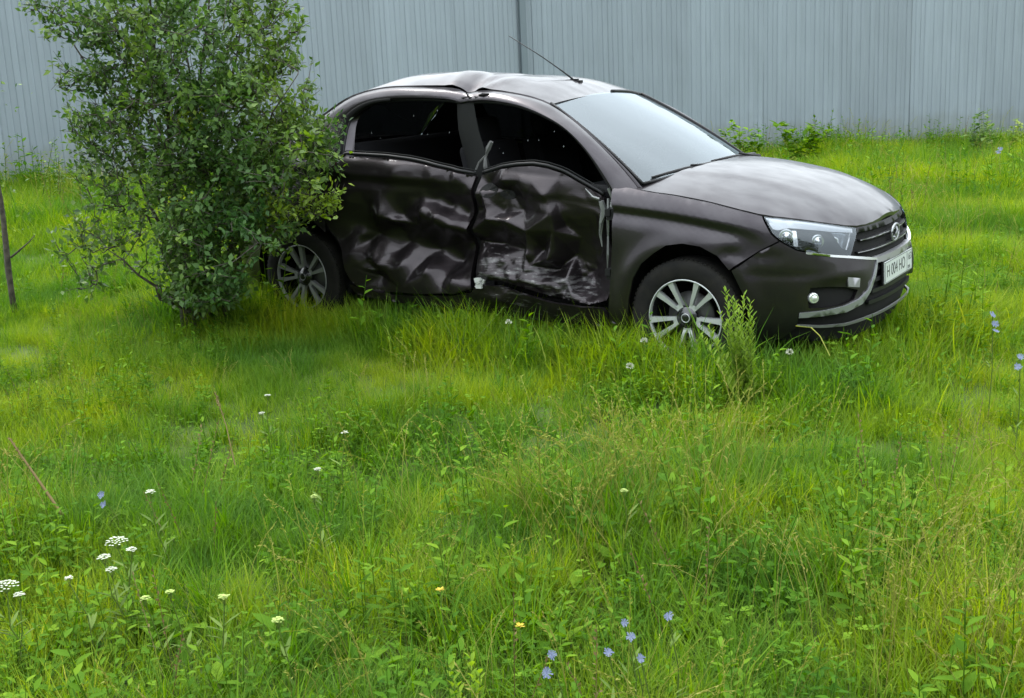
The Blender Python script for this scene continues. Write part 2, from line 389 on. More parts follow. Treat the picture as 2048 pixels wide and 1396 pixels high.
silver = mat('silver_plastic', (.24, .24, .25), .35, .5)
alloy = mat('machined_alloy', (.42, .44, .44), .38, .45)
LK(alloy, var_noise(alloy, 12, .3, .5, 4), BS(alloy).inputs['Roughness'])
rubber = mat('tyre_rubber', (.014, .014, .015), .8, spec=.18)
LK(rubber, ramp(rubber, var_noise(rubber, 16, 0, 1, 5), [(0, (.006, .006, .006)), (1, (.014, .013, .011))]).outputs[0], BS(rubber).inputs['Base Color'])
cloth = mat('dark_seat_cloth', (.012, .012, .014), .95, spec=.2)
grey_in = mat('grey_interior_trim', (.006, .0065, .0065), .8, spec=.3)
def glass(name, tint, ref=1.45, rough=0.0, film=0):
    m = bpy.data.materials.new(name); m.use_nodes = True; t = m.node_tree; t.nodes.clear()
    o = t.nodes.new('ShaderNodeOutputMaterial'); gl = t.nodes.new('ShaderNodeBsdfGlossy'); gl.inputs['Roughness'].default_value = rough
    tr = t.nodes.new('ShaderNodeBsdfTransparent'); tr.inputs['Color'].default_value = (*tint, 1); gl.inputs['Color'].default_value = (.86, .94, 1, 1)
    fr = t.nodes.new('ShaderNodeFresnel'); fr.inputs['IOR'].default_value = ref
    ge = t.nodes.new('ShaderNodeNewGeometry'); 
    mx = t.nodes.new('ShaderNodeMixShader'); t.links.new(fr.outputs[0], mx.inputs[0]); t.links.new(tr.outputs[0], mx.inputs[1]); t.links.new(gl.outputs[0], mx.inputs[2])
    out = mx.outputs[0]
    if film:
        df = t.nodes.new('ShaderNodeBsdfDiffuse'); df.inputs['Color'].default_value = (.55, .60, .62, 1); m2 = t.nodes.new('ShaderNodeMixShader'); m2.inputs[0].default_value = film
        t.links.new(out, m2.inputs[1]); t.links.new(df.outputs[0], m2.inputs[2]); out = m2.outputs[0]
    t.links.new(out, o.inputs[0]); return m
wglass = glass('windscreen_glass', (.35, .40, .40), 1.7, .0, .06)
sglass = glass('side_glass', (.006, .006, .006), 1.35)
lens_g = glass('lamp_lens', (.95, .96, .97), 1.75)

# ---- damage field over the right-hand doors
DP = [(-.884,1.077,0),(-.635,1.071,.02),(-.367,1.041,.05),(-.191,1.008,.1),(-.07,.979,.15),(-.855,.942,0),(-.903,.82,0),(-1.031,.692,0),(-.849,1.031,0),(-.557,.996,.01),(-.298,.981,.05),(-.161,.983,.08),(-.04,.892,.1),(-.663,.886,.04),(-.36,.909,.08),(-.204,.883,.11),
(-.561,.729,.1),(-.587,.672,.11),(-.365,.784,.03),(-.244,.762,.02),(-.162,.705,.05),(-.072,.669,.1),(-.415,.837,.1),(-.321,.828,.12),(-.23,.783,.14),(-.117,.75,.17),(-.423,.677,.1),(-.301,.627,.13),(-.194,.591,.18),(-.667,.735,.01),(-.571,.714,.03),(-.754,.776,.05),(-.847,.664,.06),(-.736,.618,.11),(-.549,.562,.16),(-.357,.524,.2),(-.199,.455,.23),(-.823,.606,.05),(-.947,.57,.03),(-.887,.502,0),
(-.8,.571,.09),(-.596,.519,.12),(-.419,.47,.13),(-.246,.406,.14),(-.756,.497,.03),(-.53,.453,.03),(-.354,.429,.04),(-.183,.388,.05),(-.057,.354,.07),(-.8,.298,.02),(-.54,.295,.03),(-.258,.307,.05),(-.051,.325,.07),(-.7,.366,.07),(-.678,.441,0),(-.9,.331,0),
(-.036,.986,.15),(.132,1.028,.13),(.343,1.053,.11),(.527,1.023,.12),(.651,.966,.12),(.784,.915,.1),(.019,.894,.1),(.285,.978,.07),(.371,.961,.06),(.462,.902,.04),(.495,.799,.05),(.501,.709,.07),(.035,.93,.17),(.182,.904,.15),(.156,.971,.09),(.517,.868,.12),(.546,.728,.16),(.57,.56,.22),(.472,.468,.2),(.70,.60,.20),(.70,.5,.22),(.62,.66,.19),(.279,.802,.15),(.145,.781,.15),(.009,.788,.15),
(.068,.752,.06),(.202,.748,.06),(.333,.7,.06),(-.066,.603,.2),(.114,.593,.19),(.291,.577,.15),(.4,.583,.16),(.005,.502,.09),(.137,.539,.1),(.323,.563,.07),(.466,.547,.06),(.336,.502,.1),(.03,.444,.05),(.239,.419,.04),(.398,.403,.05),(.562,.436,.1),(.61,.361,.07),(.735,.325,.07),(.616,.423,.22),(.693,.738,.15),(.738,.386,.17),(.765,.609,.18),(.742,.83,.105),(.117,.313,.12),(.307,.292,.14),(.548,.284,.12),(-.021,.348,.12),
(-1.2,.9,0),(-1.2,.6,0),(-1.1,.4,0),(1.0,.9,.02),(1.0,.6,.03),(1.0,.35,.03),(.5,.15,.05),(0,.15,.08),(-.5,.15,.02),(-.8,1.2,0),(0,1.2,.15),(.6,1.15,.12)]
_dx = np.array([p[0] for p in DP]); _dz = np.array([p[1] for p in DP])
_K = np.sqrt((_dx[:, None] - _dx) ** 2 + (_dz[:, None] - _dz) ** 2 + .02 ** 2)
_dw = np.linalg.solve(_K + np.eye(len(DP)) * -.0025, np.array([p[2] for p in DP]) - .06)
def dent0(x, z): return .06 + float(np.sqrt((_dx - x) ** 2 + (_dz - z) ** 2 + .0004) @ _dw)
def gau(t, w): return math.exp(-(t / w) ** 2)
def crumple(x, z):
    m = .9 * gau(z - (.52 - .22 * x), .12) * sm(-.06, .05, x) * sm(.86, .7, x) + .6 * gau(x + .74, .07) * gau(z - .45, .12) + .3 * gau(x - .2, .25) * gau(z - .85, .12) + .10 * gau(x + .35, .4) * gau(z - .4, .1)
    return m
def ridged(x, z, f, sd):
    a, t, amp = 0, 0, 1
    for o in range(4):
        a += amp * (1 - abs(noise.noise(Vector((x * f, z * f, sd + o * 7.1)))) * 2); t += amp; amp *= .5; f *= 2.1
    return a / t
def tri_field(P, H):
    vo, _, fo = delaunay_2d_cdt([Vector(p) for p in P], [], [], 0, 1e-6)[:3]
    T = []
    hh = {(round(p[0], 4), round(p[1], 4)): h for p, h in zip(P, H)}
    V = [(v.x, v.y, hh.get((round(v.x, 4), round(v.y, 4)), 0)) for v in vo]
    for f in fo:
        a, b_, c = [V[i] for i in f]; T.append((min(a[0], b_[0], c[0]), max(a[0], b_[0], c[0]), min(a[1], b_[1], c[1]), max(a[1], b_[1], c[1]), a, b_, c))
    A = np.array([[*t[:4]] for t in T])
    def f(x, z):
        for i in np.nonzero((A[:, 0] <= x) & (A[:, 1] >= x) & (A[:, 2] <= z) & (A[:, 3] >= z))[0]:
            a, b_, c = T[i][4:]
            d = (b_[1] - c[1]) * (a[0] - c[0]) + (c[0] - b_[0]) * (a[1] - c[1])
            if abs(d) < 1e-12: continue
            u = ((b_[1] - c[1]) * (x - c[0]) + (c[0] - b_[0]) * (z - c[1])) / d; v = ((c[1] - a[1]) * (x - c[0]) + (a[0] - c[0]) * (z - c[1])) / d
            if u > -1e-6 and v > -1e-6 and u + v < 1 + 1e-6: return u * a[2] + v * b_[2] + (1 - u - v) * c[2]
        return 0
    return f
denttri = tri_field([p[:2] for p in DP], [p[2] for p in DP])
_rf = random.Random(5)
def facet_field(sp, ax_, az_):
    P = []; H = []
    x = -1.2
    while x < 1.1:
        z = .15
        while z < 1.2:
            P.append((round(x + _rf.uniform(-.4, .4) * sp * ax_, 4), round(z + _rf.uniform(-.4, .4) * sp * az_, 4))); H.append(_rf.uniform(-1, 1)); z += sp * az_
        x += sp * ax_
    return tri_field(P, H)
ffA = facet_field(.075, 1.7, .8); ffB = facet_field(.035, 1.8, .7)
def dent(x, z):
    m = crumple(x, z)
    u = x * .85 + z * .5; w = -x * .5 + z * .85
    k_ = .25 + .40 * sm(-.1, .0, x); d = (1 - k_) * dent0(x, z) + k_ * denttri(x, z)
    xr = x + .35 * z; zr = z + .3 * x
    d += m * (.024 * ffA(x, zr) + .014 * ffB(x, zr)) + .004 * ffA(x, z) * sm(.02, .1, d) * sm(-.3, .1, x)
    d -= .012 * m * (ridged(u * .55, w * 1.6, 7, 3) - .55)
    return d
def doorS(x, z, dd):
    dz = dent(x, z)
    return (x, -.882 + prof(x, z) * (.62 - sm(.03, .12, dz) * .40) + dz + dd, z)
def add_scuff(o, fn):
    me = o.data; at = me.attributes.new('scuff', 'FLOAT', 'POINT')
    at.data.foreach_set('value', [fn(v.co) for v in me.vertices])
SS = lambda s, z, d: S(s, z, d)
def SE(e): return lambda s, z, d: S(s, z, d + e)

# front and rear doors, right (crushed)
fd = [(-.018, .985), (.06, 1.008), (.13, 1.028), (.24, 1.045), (.343, 1.053), (.44, 1.043), (.527, 1.02), (.65, .968), (.78, .918), (.812, .90), (.826, .77), (.842, .63), (.84, .5), (.83, .345),
      (.735, .318), (.6, .325), (.45, .338), (.3, .372), (.15, .40), (.05, .392), (-.012, .40), (-.03, .5), (-.055, .6), (-.05, .7), (-.03, .85)]
rd = [(-.95, 1.078), (-.8, 1.076), (-.635, 1.071), (-.5, 1.06), (-.367, 1.041), (-.19, 1.008), (-.05, .978), (-.055, .85), (-.08, .72), (-.1, .6), (-.075, .47), (-.05, .335),
      (-.15, .30), (-.258, .292), (-.4, .278), (-.54, .273), (-.66, .266), (-.76, .262), (-.86, .285), (-.905, .33), (-.935, .39), (-.955, .5), (-1.005, .585), (-1.06, .65), (-1.08, .8), (-1.03, .95)]
fdo = panel('front_door', fd, doorS, scr, car, .010, .003, .03); fdo['label'] = 'crumpled front door with torn and scraped folds'
rdo = panel('rear_door', rd, doorS, scr, car, .011, .003, .03); rdo['label'] = 'crumpled rear door bent in at its front edge'
for o in (fdo, rdo): add_scuff(o, lambda c: min(1, crumple(c.x, c.z) * 1.0 + .12))
# handle holes
hb = MB()
for (x, z, rx, rz) in ((.055, .905, .055, .04), (.175, .885, .05, .028)):
    V = [(x + rx * math.cos(a * PI / 8), doorS(x + rx * math.cos(a * PI / 8), z + rz * math.sin(a * PI / 8), -.004)[1], z + rz * math.sin(a * PI / 8)) for a in range(16)]
    hb.add(V + [(x, doorS(x, z, 0)[1] + .0, z)], [(i, (i + 1) % 16, 16) for i in range(16)])
hb.build('handle_hole', matb, fdo)
# belt weatherstrips following the bent door tops
for nm, par, xs in (('window_seal', rdo, np.linspace(-.97, -.06, 30)), ('window_seal', fdo, np.linspace(-.015, .80, 30))):
    def ztop(x, poly=(rd if par is rdo else fd)):
        tp = sorted([p for p in poly if p[1] > .87 + (0 if x < .7 else 0)], key=lambda p: p[0])
        return float(np.interp(x, [p[0] for p in tp], [p[1] for p in tp]))
    for k, (off, rad, mt) in enumerate(((.012, .010, blk), (.028, .0035, grey_in))):
        b = MB(); b.tube([(x, doorS(x, ztop(x), .004 + off * .6)[1], ztop(x) + off) for x in xs], rad, 6); b.build(nm if k == 0 else 'window_seal_lip', mt, par, True)
# rocker / sill, right: bent
def rockS(x, z, d):
    k = gau(x - .1, .35) * .07 + .02
    rn = .02 * (ridged(x, z * 1.5, 5, 5) - .5)
    return (x, -.865 + k + rn - .03 * gau(x - .12, .12) * gau(z - .30, .05) + d + (.25 - z) * .35, z - .015 * gau(x - .15, .3))
rk = panel('sill', [(-.93, .30), (-.6, .255), (-.2, .285), (-.05, .325), (0, .385), (.15, .39), (.3, .36), (.45, .33), (.6, .315), (.84, .32), (.87, .28), (.86, .21), (.4, .195), (0, .205), (-.5, .205), (-.9, .23)], rockS, scr, car, .02, .002, .03)
rk['label'] = 'buckled and scraped door sill'; add_scuff(rk, lambda c: .55 * gau(c.x - .3, .5) + .2)
fo = MB()
for k in range(7): fo.box((.03 + R.uniform(-.03, .03), -.83 + R.uniform(-.01, .015), .385 + R.uniform(-.025, .02)), (R.uniform(.02, .04), .02, R.uniform(.015, .03)), Matrix.Rotation(R.uniform(-1, 1), 3, 'Y'))
fo.build('torn_foam', mat('pale_torn_foam', (.42, .43, .41), .9), car)
# front fenders
fen = [(.872, .968), (.97, .964), (1.09, .947), (1.23, .934), (1.42, .908), (1.587, .875), (1.705, .853), (1.759, .770), (1.799, .737), (1.697, .679), (1.584, .602), (1.559, .58), (1.494, .65), (1.406, .692), (1.31, .702),
       (1.22, .686), (1.15, .64), (1.08, .58), (1.033, .498), (1.005, .383), (.989, .233), (.868, .235), (.88, .35), (.892, .481), (.904, .695), (.901, .851)]
def fenS(s, z, d):
    # small dents at the rear of the lamp and the trailing edge
    e = .012 * gau(s - 1.66, .07) * gau(z - .70, .05) + .014 * gau(s - 1.55, .06) * gau(z - .66, .03) + .01 * gau(s - .93, .04) * gau(z - .45, .2)
    return S(s, z, d + e)
f_r = panel('front_fender', fen, fenS, paint, car, .025)
f_l = panel('front_fender', fen, mir(SS), paint, car, .04)
# rear quarter panels
qt = [(-1.01, 1.078), (-1.4, 1.085), (-2.0, 1.07), (-2.2, 1.05), (-2.18, .68), (-1.95, .63), (-1.72, .55), (-1.66, .50), (-1.58, .60), (-1.45, .675), (-1.3175, .705), (-1.17, .675), (-1.07, .61), (-1.065, .8), (-1.03, .95)]
def qS(s, z, d): return S(s, z, d + .015 * (ridged(s, z, 3, 9) - .5) * sm(-1.7, -1.2, s))
panel('rear_quarter_panel', qt, qS, paint, car, .04); panel('rear_quarter_panel', qt, mir(SS), paint, car, .05)
# left doors
fdl = [(.0, 1.03), (.5, 1.0), (.868, .975), (.895, .85), (.89, .5), (.865, .3), (0, .29), (0, .6)]
rdl = [(-1.0, 1.08), (-.5, 1.058), (-.004, 1.03), (-.004, .6), (-.004, .29), (-.8, .28), (-.93, .4), (-1.0, .58), (-1.06, .65), (-1.06, .85)]
panel('front_door', fdl, mir(SS), paint, car, .05); panel('rear_door', rdl, mir(SS), paint, car, .05)
panel('sill', [(-.93, .28), (.865, .29), (.865, .2), (-.93, .2)], mir(SS), paint, car, .05)
# tail
panel('rear_bumper', [(-1.66, .50), (-1.72, .55), (-1.95, .63), (-2.18, .68), (SMIN, .68), (2 * SMIN + 2.18, .68), (2 * SMIN + 1.95, .63), (2 * SMIN + 1.72, .55), (2 * SMIN + 1.66, .5), (2 * SMIN + 1.7, .3), (2 * SMIN + 1.8, .22), (SMIN, .22), (-1.8, .22), (-1.7, .3)], SS, paint, car, .06)
panel('boot_back', [(-2.52, 1.04), (-2.52, .69), (2 * SMIN + 2.52, .69), (2 * SMIN + 2.52, 1.04)], SS, paint, car, .05)
red = mat('red_tail_lamp', (.25, .01, .01), .15, 0, .5)
panel('tail_lamp', [(-2.21, 1.02), (-2.21, .83), (-2.5, .80), (-2.5, .99)], SS, red, car, .04)
panel('tail_lamp', [(2 * SMIN + 2.21, 1.02), (2 * SMIN + 2.21, .83), (2 * SMIN + 2.5, .80), (2 * SMIN + 2.5, .99)], SS, red, car, .04)
def trunk(x, y, d): return (x, y, 1.105 - .03 * abs(y / .75) ** 3 - .05 * sm(-1.95, -2.2, x) - d)
panel('boot_lid', [(-1.5, -.76), (-1.5, .76), (-2.0, .63), (-2.13, .42), (-2.18, 0), (-2.13, -.42), (-2.0, -.63)], trunk, paint, car, .06)

# ---- bonnet
ZC = [(.9, 1.04), (1.1, 1.045), (1.3, 1.038), (1.5, 1.015), (1.7, .975), (1.9, .900), (2.0, .848), (2.06, .812), (2.10, .788), (2.14, .770)]
HL = [(.95, .966), (1.09, .950), (1.23, .938), (1.42, .912), (1.587, .880), (1.712, .858), (1.92, .834), (2.126, .803), (2.315, .775), (2.53, .768), (SMAX, .770)]
HE = [(lambda p: (p[0], -p[1], p[2]))(S(s_, lerp_tab(HL, s_), .006)) for s_ in np.linspace(.93, SMAX, 40)]
_hx = [p[0] for p in HE]; _hy = [p[1] for p in HE]; _hz = [p[2] for p in HE]
def Hz(x, y):
    ye = float(np.interp(x, _hx, _hy)) + 1e-3; ze = float(np.interp(x, _hx, _hz)); zc = lerp_tab(ZC, x)
    t = min(abs(y) / ye, 1); z = zc - (zc - ze) * t ** 2.6
    yc = .50 - .10 * (x - 1.0)
    z += .007 * sm(yc + .03, yc - .03, abs(y)) * sm(2.1, 1.8, x) * sm(.9, 1.1, x) - .004
    return z
hp = [(p[0], -p[1]) for p in HE[:-1:2]] + [(HE[-1][0], 0)] + [(p[0], p[1]) for p in HE[:-1:2][::-1]]
hp += [(1.06, .60), (1.15, .3), (1.17, 0), (1.15, -.3), (1.06, -.60)]
panel('bonnet', hp, lambda x, y, d: (x, y, Hz(x, y) - d), paint, car, .035, .003, .02)
# cowl between bonnet and windscreen
loft('cowl', [resample([(.96, -.76, .955), (1.03, -.62, .985), (1.12, -.3, 1.012), (1.14, 0, 1.022), (1.12, .3, 1.012), (1.03, .62, .985), (.96, .76, .955)], 20),
              resample([(1.10, -.74, .935), (1.13, -.55, .985), (1.20, -.3, 1.01), (1.21, 0, 1.015), (1.20, .3, 1.01), (1.13, .55, .985), (1.10, .74, .935)], 20)], blk, car)

# ---- pillars and roof rails
E1 = [(.862, -.80, .945), (.715, -.765, 1.12), (.574, -.73, 1.235), (.426, -.69, 1.303), (.203, -.64, 1.366), (-.018, -.61, 1.392), (-.16, -.60, 1.385), (-.21, -.60, 1.372), (-.27, -.60, 1.392), (-.448, -.60, 1.402), (-.708, -.60, 1.400), (-.875, -.61, 1.379), (-.983, -.64, 1.326), (-1.03, -.68, 1.25), (-.985, -.80, 1.074)]
E2 = [(1.04, -.765, .945), (.906, -.73, 1.059), (.725, -.67, 1.181), (.54, -.615, 1.295), (.369, -.565, 1.377), (.214, -.55, 1.420), (.01, -.545, 1.447), (-.15, -.54, 1.448), (-.22, -.54, 1.436), (-.30, -.54, 1.462), (-.526, -.54, 1.473), (-.789, -.54, 1.474), (-.969, -.56, 1.448), (-1.099, -.60, 1.401), (-1.25, -.66, 1.30), (-1.42, -.73, 1.18), (-1.56, -.78, 1.09)]
E2s = [p for p in E2 if p[0] not in (-.15, -.22, -.30)]; E1s = [p for p in E1 if p[0] not in (-.16, -.21, -.27)]
def rail(name, e1, e2, sgn):
    A = resample(e1, 60); B = resample(e2, 60); rows = []
    cx = [(-.10, .055, 0), (0, .03, 0), (0, .0, 0), (.06, -.014, 0), (.14, -.020, 0), (.34, -.022, .002), (.60, -.016, .006), (.82, -.008, .006), (.90, .004, -.004), (.96, .004, -.008), (1.0, -.004, .0), (1.06, .0, -.01)]
    for t, oy, oz in cx: rows.append([Vector((p.x + (q.x - p.x) * t, (p.y + (q.y - p.y) * t + oy), p.z + (q.z - p.z) * t + oz)) for p, q in zip(A, B)])
    if sgn > 0: rows = [[Vector((p.x, -p.y, p.z)) for p in r] for r in rows]
    return loft(name, rows, paint, car)
rail('roof_rail', E1, E2, -1); rail('roof_rail', E1s, E2s, 1)
b = MB(); A = resample(E1, 60); b.tube([p + Vector((0, .012, -.004)) for p in A], .010, 6); b.build('door_frame_seal', blk, car, True)
b = MB(); b.tube([p + Vector((-.012, -.012, 0)) for p in A[44:]], [.010 + .001 * k for k in range(16)], 8); b.build('rear_window_surround', matb, car, True)
# roof skin
n_u, n_v = 56, 45
R1 = resample([p for p in E2 if -1.12 < p[0] < .38], n_u); R2 = [Vector((p.x, -p.y, p.z)) for p in resample([p for p in E2s if -1.12 < p[0] < .38], n_u)]
rows = []
def segd(x, y, a, b_):
    dx, dy = b_[0] - a[0], b_[1] - a[1]; t = ((x - a[0]) * dx + (y - a[1]) * dy) / (dx * dx + dy * dy); t = min(max(t, 0), 1)
    return math.hypot(x - a[0] - dx * t, y - a[1] - dy * t), t
for i in range(n_u):
    a, c = R1[i], R2[i]; row = []
    for j in range(n_v):
        t = j / (n_v - 1); v = 2 * t - 1; p = a.lerp(c, t); k = 1 - abs(v) ** 2.4
        ff = sm(.0, .16, i / (n_u - 1)); fr = sm(1, .8, i / (n_u - 1))
        x = p.x + .045 * (1 - v * v) * (1 - ff) ; z = p.z + k * (.066 * (.5 + .5 * ff * 1) * (.5 + .5 * fr) + .0)
        y = p.y
        if v < .3:
            z += .042 * gau(x + .30, .30) * gau(y + .34, .18)
            d1, t1 = segd(x, y, (-.20, -.56), (-.05, -.22)); z -= .022 * gau(d1, .028) * (1 - t1)
            d2, t2 = segd(x, y, (-.11, -.54), (.02, -.30)); z += .012 * gau(d2, .035) * (1 - t2 * .8)
            d3, t3 = segd(x, y, (-.33, -.52), (-.40, -.20)); z += .010 * gau(d3, .03) * (1 - t3)
            z += .006 * (ridged(x, y, 4, 2) - .5) * gau(x + .2, .3) * gau(y + .45, .2)
        row.append(Vector((x, y, z)))
    rows.append(row)
roof = loft('roof', rows, paint, car)
# windscreen and rear glass
def glasspane(name, bot, top, m, bul, nu=26, nv=14, out=1):
    Bq = resample(bot, nu); Tq = resample(top, nu); rr = []
    for i in range(nv):
        t = i / (nv - 1); rr.append([p.lerp(q, t) + Vector((.5 * out, 0, .86)) * bul * 4 * t * (1 - t) for p, q in zip(Bq, Tq)])
    return loft(name, rr, m, car), rr
wb = [(1.015, -.735, .975), (1.075, -.58, .992), (1.12, -.3, 1.012), (1.135, 0, 1.02), (1.12, .3, 1.012), (1.075, .58, .992), (1.015, .735, .975)]
wt = [(.355, -.555, 1.378), (.392, -.3, 1.405), (.41, 0, 1.418), (.392, .3, 1.405), (.355, .555, 1.378)]
ws, wrows = glasspane('windscreen', wb, wt, wglass, .018)
rb = [(-1.60, -.79, 1.04), (-1.71, -.4, 1.06), (-1.74, 0, 1.065), (-1.71, .4, 1.06), (-1.60, .79, 1.04)]
rt = [(-1.08, -.60, 1.395), (-1.13, -.3, 1.43), (-1.14, 0, 1.437), (-1.13, .3, 1.43), (-1.08, .60, 1.395)]
glasspane('rear_window', rb, rt, sglass, .02, out=-1)
# black band and seal round the windscreen
bd = MB()
edge = [wrows[i][0] for i in range(14)] ; bd.tube([p + Vector((0, -.004, .004)) for p in edge], .008, 5)
bd.tube([wrows[i][-1] + Vector((0, .004, .004)) for i in range(14)], .012, 5); bd.tube([p + Vector((0, 0, .004)) for p in wrows[0]], .010, 5)
bd.tube([p + Vector((-.004, 0, .004)) for p in wrows[-1][14:]], .010, 5)
bd.build('windscreen_seal', blk, car, True)
# left side windows, pillars
E1L = resample(E1s, 30); nb = 30
def leftglass(name, x0, x1):
    rr = [[], []]
    for k in range(16):
        x = x0 + (x1 - x0) * k / 15
        pts = [p for p in E1L if p.z > 1.0]; pts = sorted(pts, key=lambda p: p.x)
        yt = float(np.interp(x, [p.x for p in pts], [p.y for p in pts])); zt = float(np.interp(x, [p.x for p in pts], [p.z for p in pts])); zb = lerp_tab(TOP, x) - .02
        rr[0].append((x, .795, zb)); rr[1].append((x, -yt - .004, max(zt + .006, zb)))
    return loft(name, rr, sglass, car)
leftglass('side_window', -.99, -.155); leftglass('side_window', -.155, .85)
b = MB(); b.box((0, 0, 0), (.09, .02, .44), None); bo = b.build('door_pillar', blk, car); bo.location = (-.15, .70, 1.21); bo.rotation_euler = (.50, 0, 0)
# right middle pillar, pushed in
pl = loft('middle_pillar', [resample([(-.265, -.585, 1.40), (-.25, -.60, 1.22), (-.20, -.60, 1.05), (-.17, -.60, .9), (-.16, -.60, .5), (-.15, -.62, .3)], 14), resample([(-.21, -.605, 1.40), (-.18, -.63, 1.22), (-.12, -.635, 1.05), (-.10, -.66, .9), (-.10, -.64, .5), (-.1, -.68, .3)], 14),
      resample([(-.14, -.60, 1.40), (-.10, -.61, 1.22), (-.03, -.62, 1.05), (.0, -.62, .9), (.0, -.62, .5), (0, -.65, .3)], 14)], grey_in, car)
b = MB(); b.tube([(.02, -.66, 1.17), (-.005, -.66, 1.13), (-.02, -.67, 1.08), (-.015, -.68, 1.03), (-.01, -.68, .99)], [.012, .016, .009, .013, .006], 5); b.tube([(-.02, -.67, 1.09), (-.06, -.68, 1.05), (-.08, -.69, 1.0)], .006, 4)
b.build('torn_belt_strap', mat('pale_grey_webbing', (.09, .09, .09), .9), car)
# torn metal at the front door hinge edge
hg = MB()
for pts, rad in (([(.845, -.80, .955), (.865, -.79, .90), (.862, -.80, .86), (.875, -.79, .82)], .010), ([(.80, -.80, .885), (.812, -.79, .83), (.80, -.80, .77), (.79, -.79, .70), (.80, -.79, .64)], [.016, .022, .012, .009, .004]),
                 ([(.838, -.79, .90), (.842, -.80, .80), (.836, -.79, .70), (.84, -.80, .60), (.832, -.79, .52)], [.007, .011, .006, .008, .003]), ([(.70, -.79, .945), (.75, -.80, .905), (.79, -.80, .895)], [.003, .007, .008])):
    hg.tube(pts, rad, 5)
hg.build('torn_metal_edge', mat('bare_torn_metal', (.16, .165, .165), .5, .5), fdo)
for z in (.82, .5):
    b = MB(); b.box((.87, -.80, z), (.05, .05, .06)); b.box((.855, -.825, z + .01), (.03, .02, .035)); b.build('door_hinge', grey_in, car)
loft('door_post', [[(.80, -.72, .97), (.80, -.72, .6), (.80, -.72, .25)], [(.90, -.74, .96), (.90, -.76, .6), (.90, -.76, .25)]], blk, car)
tr_ = MB()
for k in range(5):
    x0 = -.24 + k * .045; tr_.tube([(x0, -.585 + R.uniform(-.01, .01), 1.43 + R.uniform(-.02, .01)), (x0 + .03, -.60, 1.415 + R.uniform(-.01, .015)), (x0 + .07, -.59, 1.425 + R.uniform(-.02, .012))], [.004, .009, .003], 4)
tr_.build('torn_rail_edge', matb, car)
# window glass shards left hanging
sh = MB()
for k in range(14):
    x = R.choice([R.uniform(-.9, -.25), R.uniform(-.02, .55)]); z = R.uniform(1.08, 1.36) if x < 0 else R.uniform(1.08, 1.24)
    y = -.80 + (z - 1.0) * .45 + .02; a = R.uniform(.004, .009)
    sh.add([(x, y, z), (x + a * .5, y, z + a * 1.4), (x + a, y - .003, z + .2 * a)], [(0, 1, 2)])
so = sh.build('glass_shard', mat('frosted_glass_shard', (.18, .20, .21), .3), car); so['kind'] = 'stuff'

# ---- front end
core = [(1.74, .30), (1.80, .22), (2.3, .20), (SMAX, .20), (2 * SMAX - 2.3, .20), (2 * SMAX - 1.80, .22), (2 * SMAX - 1.74, .30), (2 * SMAX - 1.74, .80), (2 * SMAX - 1.9, .81), (2 * SMAX - 2.13, .785), (2 * SMAX - 2.32, .755), (SMAX, .75), (2.32, .755), (2.13, .785), (1.9, .81), (1.74, .80)]
panel('bumper_core', core, SE(.03), matb, car, .05, 0, .02)
def both(name, poly, fn, m, step=.03, gap=.0025, rim=.015, parent=car, holes=()):
    a = panel(name, poly, fn, m, parent, step, gap, rim, holes)
    q = [(2 * SMAX - s_, z) for s_, z in poly][::-1]; hh = [[(2 * SMAX - s_, z) for s_, z in h][::-1] for h in holes]
    b_ = panel(name, q, fn, m, parent, step, gap, rim, hh); return a, b_
bp = [(1.569, .583), (1.60, .603), (1.697, .679), (1.803, .735), (1.891, .690), (2.012, .664), (2.207, .633), (2.44, .592), (2.425, .572), (2.395, .53), (2.34, .465), (2.27, .405), (2.16, .372), (2.03, .360), (1.91, .352), (1.905, .30),
      (1.83, .235), (1.70, .192), (1.677, .357), (1.622, .48)]
foghole = [(1.957, .400), (1.948, .46), (1.962, .502), (2.06, .500), (2.17, .488), (2.262, .463), (2.232, .418), (2.148, .400), (2.05, .396)]
def bumS(s, z, d):
    e = .006 * gau(s - 1.72, .10) * gau(z - .66, .03) + .004 * (1 if 0 else gau(z - .565, .012)) * sm(2.1, 1.95, s) * sm(1.6, 1.7, s)
    zz = z; e += .012 * sm(.55, .5, z) * sm(1.9, 2.1, s) * sm(2.35, 2.2, s) * sm(.38, .45, z)
    return S(s, z, d + e)
bparts = both('front_bumper', bp, bumS, paint, .022, .0025, .02, holes=[foghole])
both('fog_lamp_recess', foghole, SE(.035), blk, .03, -.004, .02)
bo_p = [(2.445, .592), (2.438, .597), (2.425, .577), (2.388, .522), (2.332, .455), (2.262, .418), (2.16, .396), (2.03, .384), (1.912, .378), (1.908, .352), (2.03, .355), (2.17, .362), (2.285, .390), (2.352, .445), (2.405, .52)]
both('chrome_corner_trim', bo_p, SE(-.008), satin, .02, 0, .018)
both('headlamp_trim_strip', [(1.932, .684), (2.071, .660), (2.207, .641), (2.36, .617), (2.44, .603), (2.44, .592), (2.35, .605), (2.207, .629), (2.071, .649), (1.934, .672)], SE(-.006), chrome, .02, 0, .015)
panel('grille_frame_bar', [(2.44, .606), (2.55, .603), (SMAX, .604), (2 * SMAX - 2.55, .603), (2 * SMAX - 2.44, .606), (2 * SMAX - 2.44, .578), (2 * SMAX - 2.55, .573), (SMAX, .572), (2.55, .573), (2.44, .578)], SE(-.006), silver, car, .03, 0, .03)
